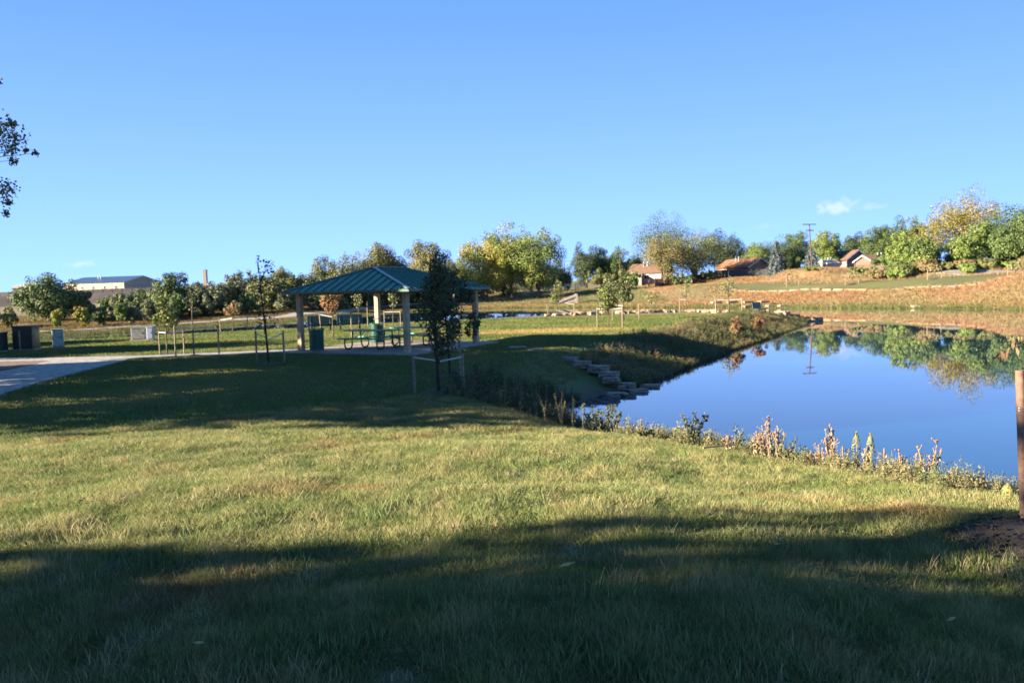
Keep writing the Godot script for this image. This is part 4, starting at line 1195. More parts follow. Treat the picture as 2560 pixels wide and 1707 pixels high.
func can_parts(label: String) -> Node3D:
	var o := thing("litter_bin", label, "litter bin", Vector3.ZERO, 0.0, "slatted litter bins")
	var n := 26
	var slat := Geo.new()
	for k in 4:
		var y0: float = [0.05, 0.3, 0.72, 0.84][k]
		var y1: float = [0.3, 0.72, 0.84, 0.93][k]
		var r0: float = [0.285, 0.285, 0.285, 0.30][k]
		var r1: float = [0.285, 0.285, 0.30, 0.335][k]
		var a := Vector3(r0, y0, 0)
		var b := Vector3(r1, y1, 0)
		slat.quad(a + Vector3(0, 0, -0.022), a + Vector3(0, 0, 0.022), b + Vector3(0, 0, 0.022), b + Vector3(0, 0, -0.022), Vector3(1, 0, 0))
		slat.quad(a + Vector3(-0.012, 0, -0.022), a + Vector3(-0.012, 0, 0.022), b + Vector3(-0.012, 0, 0.022), b + Vector3(-0.012, 0, -0.022), Vector3(-1, 0, 0))
		for s in [-1.0, 1.0]:
			slat.quad(a + Vector3(0, 0, 0.022 * s), b + Vector3(0, 0, 0.022 * s), b + Vector3(-0.012, 0, 0.022 * s), a + Vector3(-0.012, 0, 0.022 * s), Vector3(0, 0, s))
	var m := slat.mesh()
	for k in n:
		var q := put("slat", m, M.bin_green, o)
		q.rotation.y = TAU * k / n
	for y in [0.08, 0.70]:
		var g := Geo.new()
		g.tube(Vector3(0, y, 0), Vector3(0, y + 0.05, 0), 0.27, 0.27, 20)
		put("hoop", g, M.bin_green, o)
	var l := Geo.new()
	l.tube(Vector3(0, 0.07, 0), Vector3(0, 0.86, 0), 0.245, 0.255, 20, true)
	put("liner", l, M.black, o)
	var lid := Geo.new()
	lid.tube(Vector3(0, 1.10, 0), Vector3(0, 1.14, 0), 0.17, 0.10, 18, true)
	put("lid", lid, M.bin_green, o)
	for k in 3:
		var p := Geo.new()
		var a := TAU * k / 3
		p.tube(Vector3(cos(a) * 0.25, 0.86, sin(a) * 0.25), Vector3(cos(a) * 0.13, 1.11, sin(a) * 0.13), 0.012, 0.012, 6)
		put("lid_support", p, M.bin_green, o)
	return o

func bench(label: String, at: Vector3, turn: float) -> void:
	var o := thing("park_bench", label, "bench", at, turn, "green park benches")
	var g := Geo.new()
	g.box(Vector3(0, 0.45, 0), Vector3(1.6, 0.05, 0.45), Basis.IDENTITY, 0.015)
	put("seat", g, M.teal_dark, o)
	var b := Geo.new()
	b.box(Vector3(0, 0.75, -0.27), Vector3(1.6, 0.45, 0.045), Basis(Vector3.RIGHT, -0.2), 0.015)
	put("backrest", b, M.teal_dark, o)
	for x in [-0.6, 0.6]:
		var l := Geo.new()
		l.path([Vector3(x, 0, 0.2), Vector3(x, 0.43, 0.18), Vector3(x, 0.43, -0.2), Vector3(x, 0.9, -0.3)], 0.03, 0.03, 6)
		l.tube(Vector3(x, 0, -0.25), Vector3(x, 0.43, -0.2), 0.03, 0.03, 6)
		put("leg", l, M.black, o)

func build_furniture() -> void:
	bench("green bench at the pond edge behind the shelter, by the orange brown young tree", on(-11.9, 51.3), 0.3)
	bench("green bench at the pond edge behind the shelter, nearer the rear column", on(-10.2, 52.0), 0.3)
	bench("dark green bench on the peninsula's gravel path near the pond tip", on(18.9, 62.6), 0.9)
	# cabinets by the path
	cabinet("pale green metal utility cabinet beside the lawn", on(-22.3, 40.4), 0.5, Vector3(0.50, 0.82, 0.45), M.pale_green)
	cabinet("wide grey metal utility cabinet behind the yellow green young tree", on(-20.45, 45.2), 0.15, Vector3(0.75, 0.62, 0.5), M.grey_metal)
	cabinet("small pale blue metal utility cabinet next to the wide grey one", on(-19.75, 45.0), 0.15, Vector3(0.32, 0.66, 0.4), M.blue_metal)
	cabinet("tall dark green transformer cabinet at the lawn's left end", on(-23.2, 39.3), 0.1, Vector3(0.9, 1.05, 0.8), M.dark_green)
	cabinet("lower black green cabinet next to the tall transformer cabinet", on(-23.95, 38.5), 0.1, Vector3(0.45, 0.8, 0.5), M.dark_green)
	stake("dark stake in front of the tall transformer cabinet", -23.1, 38.6, 1.0)
	# stone steps down to the water
	var st := [[0.21, 32.57, 1.05, 0.85, 0.12], [0.84, 31.27, 1.05, 0.66, 0.20], [1.34, 30.39, 0.98, 0.45, 0.16], [2.02, 29.10, 0.88, 0.64, 0.22], [2.42, 28.55, 0.78, 0.60, 0.22], [2.95, 28.05, 0.66, 0.80, 0.22], [3.20, 27.25, 0.52, 0.68, 0.20], [3.2, 26.75, 0.38, 0.58, 0.16], [3.65, 26.2, 0.26, 0.52, 0.20], [4.5, 27.1, 0.08, 0.66, 0.14], [3.95, 25.9, 0.09, 0.58, 0.14], [3.2, 25.2, 0.08, 0.66, 0.14]]
	var word := ["topmost", "second", "third", "fourth", "fifth", "sixth", "seventh", "eighth", "ninth"]
	for k in st.size():
		var s: Array = st[k]
		var where: String = "flat sandstone slab, %s step of the stair counted from the lawn" % word[k] if k < 9 else ["flat sandstone slab in the water, farthest from the stair", "flat sandstone slab in the water between two others", "flat sandstone slab in the water nearest the inlet"][k - 9]
		stone("stone_step", where, Vector3(s[0], s[2] - s[4] * 0.5, -s[1]), Vector3(s[3] * rng.randf_range(0.8, 1.0), s[4] + 0.02, s[3] * rng.randf_range(0.6, 0.8)), rng.randf_range(-0.5, 0.5), 0.09, "stone steps to the water")
	# boulders along the far edge of the lawn
	for p in [[2.9, 66.6], [3.6, 66.8], [4.1, 66.9], [5.0, 67.1], [5.7, 67.3], [6.4, 67.4], [7.4, 67.7], [8.8, 68.0], [9.5, 68.2], [10.3, 68.4], [10.9, 68.5], [11.4, 68.6], [12.1, 68.8], [12.7, 68.9], [13.4, 69.1], [14.8, 69.0], [15.5, 68.6], [16.3, 66.3], [15.6, 67.2], [17.3, 67.4]]:
		var s := rng.randf_range(0.45, 1.05)
		stone("boulder", "sandstone boulder in the row along the lawn's pond edge", on(p[0], p[1] - 1.2, 0.10), Vector3(s, rng.randf_range(0.25, 0.45), s * 0.7), rng.randf() * 3.0, 0.12, "boulders along the lawn edge")
	for p in [[20.3, 66.0, 0.75], [21.2, 66.5, 0.7], [22.0, 66.8, 0.8], [23.0, 67.2, 0.5], [24.2, 67.4, 0.35], [25.0, 67.8, 0.2], [19.6, 66.6, 0.75]]:
		stone("boulder", "flat sandstone boulder at the tip of the peninsula", Vector3(p[0], p[2] - 0.05, -p[1]), Vector3(1.1, 0.35, 0.8), rng.randf() * 3.0, 0.12, "boulders at the peninsula tip")
	for p in [[51.5, 80.5], [50.3, 83.0], [49.7, 84.0], [49.0, 84.9], [48.2, 85.8], [46.0, 88.0], [44.0, 89.6]]:
		stone("boulder", "small pale boulder at the far waterline", Vector3(p[0], 0.12, -p[1]), Vector3(0.8, 0.4, 0.7), rng.randf() * 3.0, 0.15, "boulders at the far waterline")
	# far slabs stepping down the bank, and the sandstone edging of the far lawn
	for p in [[30.5, 106.2, 0.75, 7.0], [32.4, 103.0, 0.25, 5.0]]:
		for k in 4:
			stone("stone_slab", "long sandstone slab set in the far bank near the water" , Vector3(p[0] + p[3] * (k / 4.0 - 0.5), p[2], -p[1] + p[3] * (k / 4.0 - 0.5) * 0.6), Vector3(p[3] / 4.4, 0.25, 0.6), 0.5, 0.1, "slabs in the far bank")
	var edge := [Vector2(33.4, 127.6), Vector2(37.2, 118.8), Vector2(40.7, 111.8), Vector2(44.3, 105.6), Vector2(47.8, 100.0), Vector2(51.5, 95.0), Vector2(54.8, 92.8), Vector2(58.5, 91.5), Vector2(63.4, 89.8)]
	for k in edge.size() - 1:
		for q in 4:
			var a: Vector2 = edge[k].lerp(edge[k + 1], q / 4.0)
			var b: Vector2 = edge[k].lerp(edge[k + 1], (q + 1) / 4.0)
			var m := (a + b) * 0.5
			var big := 0.9 if m.x > 37.0 and m.x < 45.5 else 0.5
			stone("edging_stone", "long sandstone block in the edging of the far lawn", on(m.x, m.y, 0.12 * big), Vector3((b - a).length() * rng.randf_range(0.8, 0.98), rng.randf_range(0.30, 0.42) * big, 0.5), atan2(b.y - a.y, b.x - a.x), 0.06, "edging blocks of the far lawn")
	# concrete outlet on the centre bank
	var o := thing("culvert_outlet", "grey concrete culvert outlet on the slope below the cottonwoods", "culvert", on(9.9, 141.0))
	var g := Geo.new()
	for s in [-1.0, 1.0]:
		g.poly([Vector3(-2.4, 0.1, s), Vector3(-2.4, 0.35, s), Vector3(1.2, 1.6, s), Vector3(1.2, 0, s)], Color.WHITE, Vector3(0, 0, 1))
		g.box(Vector3(-0.6, 0.7, s), Vector3(3.6, 0.25, 0.25), Basis(Vector3(0, 0, 1), 0.33), 0.02)
	put("wing_wall", g, M.concrete, o)
	var hg := Geo.new()
	hg.box(Vector3(1.3, 0.7, 0), Vector3(0.3, 1.9, 2.4), Basis.IDENTITY, 0.02)
	put("head_wall", hg, M.concrete, o)
	for k in 6:
		var rb := Geo.new()
		rb.tube(Vector3(-2.0, 0.35, -0.8 + k * 0.32), Vector3(1.1, 1.5, -0.8 + k * 0.32), 0.035, 0.035, 5)
		put("grate_bar", rb, M.steel, o)

func cabinet(label: String, at: Vector3, turn: float, size: Vector3, m: Material) -> void:
	var o := thing("utility_cabinet", label, "cabinet", at, turn, "utility cabinets")
	var b := Geo.new()
	b.box(Vector3(0, 0.04, 0), Vector3(size.x + 0.12, 0.10, size.z + 0.12), Basis.IDENTITY, 0.01)
	put("pad", b, M.concrete, o)
	var g := Geo.new()
	g.box(Vector3(0, 0.09 + size.y * 0.5, 0), size, Basis.IDENTITY, 0.02)
	put("body", g, m, o)
	var l := Geo.new()
	l.box(Vector3(0, 0.105 + size.y, 0), Vector3(size.x + 0.05, 0.05, size.z + 0.05), Basis.IDENTITY, 0.015)
	put("lid", l, m, o)
	var d := Geo.new()
	d.box(Vector3(0, 0.09 + size.y * 0.48, size.z * 0.5 + 0.008), Vector3(size.x * 0.84, size.y * 0.82, 0.016), Basis.IDENTITY, 0.004)
	var door := put("door", d, m, o)
	var h := Geo.new()
	h.box(Vector3(size.x * 0.32, 0.09 + size.y * 0.55, size.z * 0.5 + 0.028), Vector3(0.03, 0.10, 0.024))
	put("handle", h, M.black, door)

func stone(called: String, label: String, at: Vector3, size: Vector3, turn: float, rough: float, group: String) -> void:
	# an uneven block: a rounded box whose corners are pushed about
	var g := Geo.new()
	var n := 5
	var r := RandomNumberGenerator.new()
	r.seed = int(at.x * 131 + at.z * 977 + 5)
	var off := r.randf() * 100.0
	var shape := func(p: Vector3) -> Vector3:
		var m := maxf(absf(p.x), maxf(absf(p.y), absf(p.z)))
		var q := p.lerp(p.normalized() * m * 1.25, 0.30)
		var w := 1.0 + noise.get_noise_3d(q.x * 22 + off, q.y * 22, q.z * 22) * rough * 4.0
		return q * size * 0.5 * Vector3(w, 1.0 + (w - 1.0) * 0.35, w)
	for ax in 3:
		for s in [-1.0, 1.0]:
			for i in n - 1:
				for j in n - 1:
					var q := []
					for e in [[0, 0], [1, 0], [1, 1], [0, 1]]:
						var p := Vector3.ZERO
						p[ax] = s
						p[(ax + 1) % 3] = (i + e[0]) * 2.0 / (n - 1) - 1.0
						p[(ax + 2) % 3] = (j + e[1]) * 2.0 / (n - 1) - 1.0
						q.append(shape.call(p))
					var nn: Vector3 = (q[2] - q[0]).cross(q[3] - q[1]).normalized()
					if nn.dot(q[0] + q[2]) < 0: nn = -nn
					g.quad(q[0], q[1], q[2], q[3], nn)
	var o := put(called, g, M.step_stone if called == "stone_step" or (called == "edging_stone" and r.randf() < 0.45) else M.sandstone if r.randf() < 0.6 else M.sandstone2)
	o.position = at
	o.rotation.y = turn
	tag(o, label, "stone", group)

# ---------------------------------------------------------------- plants by the water
func build_bank_plants() -> void:
	var P := [["green", 2.80, 13.5, 0.92], ["dark", 2.93, 13.3, 1.16], ["thistle", 3.33, 12.7, 0.92], ["thistle", 3.70, 12.1, 1.12], ["thistle", 3.86, 11.9, 1.14], ["green", 3.05, 13.1, 0.95], ["green", 4.0, 11.7, 0.92], ["green", 4.40, 11.2, 0.9], ["green", 4.85, 10.3, 0.95], ["thistle", 4.36, 11.15, 1.1], ["thistle", 4.96, 9.9, 1.08], ["green", 5.1, 9.7, 0.95], ["green", 3.40, 12.6, 1.07], ["thistle", 3.62, 12.2, 1.05], ["thistle", 3.77, 12.0, 1.24], ["green", 3.88, 11.8, 1.10], ["thistle", 4.12, 11.5, 0.88], ["thistle", 4.31, 11.2, 1.24], ["thistle", 4.24, 11.3, 1.01], ["stalk", 4.43, 11.0, 1.04], ["plume", 4.53, 10.8, 1.21], ["plume", 4.63, 10.6, 1.22], ["thistle", 4.59, 10.7, 1.06], ["stalk", 4.72, 10.4, 1.11], ["thistle", 4.76, 10.4, 0.99], ["thistle", 4.84, 10.2, 1.11], ["thistle", 4.93, 10.0, 1.11], ["branched", 5.00, 9.8, 1.28], ["thistle", 5.14, 9.5, 1.05], ["thistle", 5.25, 9.2, 1.02], ["plume", 5.34, 8.8, 1.09], ["stalk", 2.55, 13.8, 0.69], ["dark", 2.34, 14.1, 0.86], ["dark", 1.9, 15.6, 1.05], ["dark", 1.55, 16.4, 1.0], ["green", 1.2, 16.8, 1.15], ["dark", 1.7, 15.9, 0.95], ["green", 2.1, 15.1, 1.0], ["green", 0.9, 17.6, 1.2], ["green", 0.5, 18.4, 1.3], ["green", 1.35, 16.0, 1.1], ["green", 2.25, 14.6, 0.95], ["green", 0.2, 19.2, 1.4], ["green", -0.2, 19.0, 1.35], ["green", 0.7, 17.9, 1.25], ["green", 1.0, 17.2, 1.2], ["green", 0.0, 20.0, 1.4]]
	for q in P:
		var base := on(q[1], q[2], -0.03)
		var h: float = (q[3] - base.y) * (1.3 if q[2] < 13.4 else 1.0)
		var kind: String = q[0]
		var label: String = {"green": "slender green weed with narrow leaves on the near bank", "dark": "dark weed with round leaves on thin stems by the inlet", "thistle": "dried tan thistle with seed heads on the near bank", "stalk": "single dry seed stalk on the near bank", "plume": "yellow green plume shaped weed on the near bank", "branched": "largest dried thistle, branched like antlers, on the near bank"}[kind]
		var o := thing({"green": "green_weed", "dark": "leafy_weed", "thistle": "dry_thistle", "stalk": "seed_stalk", "plume": "plume_weed", "branched": "dry_thistle"}[kind], label, "plant", base, 0.0, kind + " plants on the near bank")
		var sg := Geo.new()
		var lg := Geo.new()
		var hg := Geo.new()
		if kind == "thistle" or kind == "branched":
			var stems := 5 if kind == "branched" else rng.randi_range(3, 5)
			for s in stems:
				var a := rng.randf() * TAU
				var wide := 0.20 if kind == "branched" else 0.07
				var hh := h * (1.0 if s == 0 else rng.randf_range(0.6, 0.95))
				var tip := Vector3(cos(a) * wide, hh, sin(a) * wide * 0.6) * Vector3(1.0 if s > 0 else 0.3, 1, 1)
				var mid := Vector3(tip.x * 0.35, hh * 0.5, tip.z * 0.35) + Vector3(rng.randf_range(-0.02, 0.02), 0, 0)
				sg.path([Vector3(0, 0, 0), mid, tip], 0.010, 0.006, 5)
				hg.ball(tip, Vector3(0.016, 0.019, 0.016), 7)
				for k in 4:
					var b := mid.lerp(tip, rng.randf_range(0.2, 0.95))
					var e := b + Vector3(rng.randf_range(-0.07, 0.07), rng.randf_range(0.02, 0.08), rng.randf_range(-0.06, 0.06))
					sg.tube(b, e, 0.005, 0.004, 4)
					hg.ball(e, Vector3.ONE * rng.randf_range(0.008, 0.014), 6)
				for k in 16:
					var b := Vector3.ZERO.lerp(mid, rng.randf()) if rng.randf() < 0.55 else mid.lerp(tip, rng.randf() * 0.8)
					var nn := Vector3(rng.randfn(), rng.randfn() * 0.6 + 0.3, rng.randfn()).normalized()
					var t := (Vector3(rng.randfn(), -0.2, rng.randfn())).cross(nn).normalized()
					lg.leaf(b + t * 0.035, nn, t, rng.randf_range(0.025, 0.05), 0.38, [Color(0.36, 0.28, 0.18), Color(0.30, 0.24, 0.14), Color(0.20, 0.19, 0.10)][k % 3])
			put("seed_heads", hg, M.seed, o).set_meta("kind", "stuff")
			put("stems", sg, M.straw, o)
		elif kind == "plume":
			sg.path([Vector3.ZERO, Vector3(0.01, h * 0.6, 0), Vector3(-0.01, h, 0)], 0.008, 0.003, 5)
			put("stems", sg, M.straw, o)
			for k in 240:
				var f := pow(rng.randf(), 0.8)
				var rr := 0.055 * sin(PI * clampf(f, 0.05, 0.97)) + 0.008
				var a := rng.randf() * TAU
				var p := Vector3(cos(a) * rr, h * (0.25 + 0.77 * f), sin(a) * rr)
				var nn := Vector3(cos(a), 0.4, sin(a)).normalized()
				lg.leaf(p, nn, (Vector3.UP + Vector3(rng.randfn(), 0, rng.randfn()) * 0.4).cross(nn).cross(nn).normalized(), rng.randf_range(0.012, 0.026), 0.4, [Color(0.20, 0.20, 0.05), Color(0.24, 0.20, 0.07), Color(0.15, 0.17, 0.05)][k % 3])
		elif kind == "stalk":
			sg.path([Vector3.ZERO, Vector3(0.015, h * 0.5, 0), Vector3(0, h, 0)], 0.007, 0.006, 5)
			hg.path([Vector3(0.002, h * 0.72, 0), Vector3(0, h, 0)], 0.014, 0.010, 7)
			put("seed_heads", hg, M.seed, o)
			put("stems", sg, M.straw, o)
			for k in 24:
				var nn := Vector3(rng.randfn(), 0.5, rng.randfn()).normalized()
				lg.leaf(Vector3(rng.randfn() * 0.03, rng.randf() * h * 0.5, rng.randfn() * 0.03), nn, nn.cross(Vector3(rng.randfn(), 0.2, rng.randfn())).normalized(), 0.03, 0.35, Color(0.13, 0.15, 0.05))
		else:
			var dk := kind == "dark"
			for s in (8 if dk else 3):
				var tip := Vector3(rng.randf_range(-0.22, 0.22), h * rng.randf_range(0.7, 1.0), rng.randf_range(-0.15, 0.15))
				if s == 0: tip = Vector3(0.02, h, 0)
				sg.path([Vector3.ZERO, Vector3(tip.x * 0.3, h * 0.45, tip.z * 0.3), tip], 0.007, 0.003, 5)
				for k in (44 if dk else 46):
					var f := rng.randf_range(0.12, 1.0)
					var b := Vector3.ZERO.lerp(Vector3(tip.x * 0.3, h * 0.45, tip.z * 0.3), f * 2.0) if f < 0.5 else Vector3(tip.x * 0.3, h * 0.45, tip.z * 0.3).lerp(tip, f * 2.0 - 1.0)
					var nn := Vector3(rng.randfn(), rng.randfn() * 0.5 + 0.4, rng.randfn()).normalized()
					var t := nn.cross(Vector3(rng.randfn(), 0.3, rng.randfn())).normalized()
					lg.leaf(b + t * 0.03, nn, t, rng.randf_range(0.02, 0.034), 0.75 if dk else 0.28, ([Color(0.035, 0.050, 0.020), Color(0.050, 0.065, 0.025)] if dk else [Color(0.07, 0.10, 0.035), Color(0.10, 0.12, 0.045)])[k % 2])
			put("stems", sg, M.straw, o)
		if lg.v.size() > 0: put("leaves", lg, M.leaf, o)
	# a fallen branch and a few fallen leaves
	var bg := Geo.new()
	var a0 := on(2.75, 11.9, 0.09)
	bg.path([a0, on(3.05, 12.05, 0.12), on(3.3, 12.15, 0.16)], 0.014, 0.008, 6)
	tag(put("fallen_branch", bg, M.straw), "bleached fallen branch lying at the edge of the near bank", "branch")
	for p in [[0.30, 4.95, 0.06], [-2.1, 8.6, 0.05], [-0.2, 6.5, 0.03], [0.95, 8.1, 0.03], [-1.5, 3.75, 0.03], [2.1, 3.9, 0.03], [1.8, 5.6, 0.03]]:
		var lf := Geo.new()
		var nn := Vector3(rng.randf_range(-0.3, 0.3), 1, rng.randf_range(0.1, 0.5)).normalized()
		lf.leaf(Vector3(0, 0.004, 0), nn, nn.cross(Vector3(0.15, 0, 1)).normalized(), p[2], 0.35, Color(0.34, 0.25, 0.10))
		var o := put("fallen_leaf", lf, M.leaf)
		o.position = on(p[0], p[1], 0.085)
		tag(o, "single pale yellow fallen leaf lying on the unmown grass", "leaf", "fallen leaves on the grass")

# ---------------------------------------------------------------- buildings, poles, fences
func window_part(o: Node, at: Vector3, w: float, h: float, b: Basis) -> void:
	var f := Geo.new()
	for s in [-1.0, 1.0]:
		f.box(at + b * Vector3(s * w * 0.5, 0, 0.03), Vector3(0.10, h + 0.1, 0.08), b)
		f.box(at + b * Vector3(0, s * h * 0.5, 0.03), Vector3(w - 0.1, 0.10, 0.078), b)
	f.box(at + b * Vector3(0, 0, 0.03), Vector3(0.06, h - 0.1, 0.06), b)
	var win := put("window", f, M.white, o)
	var p := Geo.new()
	p.box(at + b * Vector3(0, 0, 0.012), Vector3(w - 0.1, h - 0.1, 0.02), b)
	put("pane", p, M.glass, win)

# a gabled house: the ridge runs along its own x axis
func house(label: String, called: String, at: Vector3, turn: float, size: Vector3, rise: float, wall: Material, roof: Material, wins: Array, over := 0.5) -> Node3D:
	var o := thing(called, label, "house", at, turn)
	var g := Geo.new()
	var h := size * 0.5
	var y := size.y
	for s in [-1.0, 1.0]:
		g.quad(Vector3(-h.x, -1, s * h.z), Vector3(h.x, -1, s * h.z), Vector3(h.x, y, s * h.z), Vector3(-h.x, y, s * h.z), Vector3(0, 0, s))
		g.poly([Vector3(s * h.x, -1, -h.z), Vector3(s * h.x, -1, h.z), Vector3(s * h.x, y, h.z), Vector3(s * h.x, y + rise, 0), Vector3(s * h.x, y, -h.z)], Color.WHITE, Vector3(s, 0, 0))
	put("wall", g, wall, o)
	var r := Geo.new()
	var sl := rise / h.z
	for s in [-1.0, 1.0]:
		var a := Vector3(0, y + rise + 0.05, 0)
		var e := Vector3(0, y - sl * over + 0.05, s * (h.z + over))
		var mid := (a + e) * 0.5
		var dir := (e - a).normalized()
		r.box(mid, Vector3(size.x + over * 2, 0.14, (e - a).length()), Basis(Vector3.RIGHT, dir.cross(Vector3.RIGHT), dir))
	var rf := put("roof", r, roof, o)
	var t := Geo.new()
	for s in [-1.0, 1.0]:
		for x in [-1.0, 1.0]:
			var a := Vector3(x * (h.x + over), y + rise - 0.04, 0)
			var e := Vector3(x * (h.x + over), y - sl * over - 0.04, s * (h.z + over))
			var dir := (e - a).normalized()
			t.box((a + e) * 0.5, Vector3(0.06, 0.22, (e - a).length()), Basis(Vector3.RIGHT, dir.cross(Vector3.RIGHT), dir))
	put("fascia", t, M.white, rf)
	for k in 2:
		var c := Geo.new()
		c.tube(Vector3(-h.x * 0.3 + k * 0.9, y + rise * 0.6, h.z * 0.3), Vector3(-h.x * 0.3 + k * 0.9, y + rise + 0.5, h.z * 0.3), 0.14, 0.14, 8, true)
		put("roof_vent", c, M.steel, rf)
	for w in wins:
		# [face: 0 front +z, 1 left -x, 2 right +x, offset, height, width, high]
		if w[0] == 0: window_part(o, Vector3(w[1], w[2], h.z), w[3], w[4], Basis.IDENTITY)
		elif w[0] == 1: window_part(o, Vector3(-h.x, w[2], w[1]), w[3], w[4], Basis(Vector3.UP, -PI / 2))
		else: window_part(o, Vector3(h.x, w[2], w[1]), w[3], w[4], Basis(Vector3.UP, PI / 2))
	return o

func fence(label: String, pts: Array, high: float, m: Material, solid := true) -> void:
	var o := thing("fence", label, "fence", on(pts[0][0], pts[0][1]))
	var org := o.position
	for k in pts.size() - 1:
		var a := Vector2(pts[k][0], pts[k][1])
		var b := Vector2(pts[k + 1][0], pts[k + 1][1])
		var n := maxi(1, int((b - a).length() / 2.6))
		for q in n:
			var p0 := a.lerp(b, float(q) / n)
			var p1 := a.lerp(b, float(q + 1) / n)
			var w0 := on(p0.x, p0.y) - org
			var w1 := on(p1.x, p1.y) - org
			var dir := (w1 - w0); dir.y = 0
			var len := dir.length()
			dir = dir.normalized()
			var bs := Basis(dir, Vector3.UP, dir.cross(Vector3.UP))
			var pg := Geo.new()
			pg.box(w0 + Vector3(0, high * 0.5, 0), Vector3(0.12, high + 0.3, 0.12), bs)
			put("fence_post", pg, m, o)
			var g := Geo.new()
			var mid := (w0 + w1) * 0.5
			if solid:
				var boards := int(len / 0.30)
				for e in boards:
					g.box(mid + dir * (len * ((e + 0.5) / boards - 0.5)) + Vector3(0, high * 0.48 + rng.randf_range(-0.02, 0.02), 0), Vector3(len / boards - 0.015, high * 0.96, 0.03), bs)
			else:
				for e in 7:
					g.box(mid + Vector3(0, high * (0.1 + 0.14 * e), 0), Vector3(len, 0.04, 0.02), bs)
				for e in 8:
					g.box(mid + dir * (len * ((e + 0.5) / 8.0 - 0.5)) + Vector3(0, high * 0.5, 0.03), Vector3(0.03, high * 0.9, 0.02), bs)
			var panel := put("fence_panel", g, m, o)
			panel.set_meta("kind", "stuff")

func utility_pole(label: String, foot: Vector3, top: Vector3, arms: Array, turn := 0.2) -> void:
	var o := thing("utility_pole", label, "utility pole", foot, 0.0, "wooden utility poles")
	var g := Geo.new()
	var t := top - foot
	g.tube(Vector3(0, -0.5, 0), t, 0.135, 0.09, 10, true)
	put("pole", g, M.pole, o)
	for a in arms:
		var c: Vector3 = t * a[0]
		var bs := Basis(Vector3.UP, turn)
		var ag := Geo.new()
		ag.box(c, Vector3(a[1], 0.14, 0.12), bs)
		var arm := put("crossarm", ag, M.pole, o)
		for k in 4:
			var ig := Geo.new()
			var p := c + bs * Vector3(a[1] * (k / 3.0 - 0.5) * 0.9, 0.07, 0)
			ig.tube(p, p + Vector3(0, 0.18, 0), 0.05, 0.035, 6, true)
			put("insulator", ig, M.grey_metal, arm)

func wire(label: String, a: Vector3, b: Vector3, sag: float, r := 0.028) -> void:
	var g := Geo.new()
	var last := a
	for k in range(1, 15):
		var f := k / 14.0
		var p := a.lerp(b, f) - Vector3(0, sag * 4.0 * f * (1.0 - f), 0)
		g.tube(last, p, r, r, 4)
		last = p
	tag(put("power_line", g, M.black), label, "power line", "power lines between the poles")

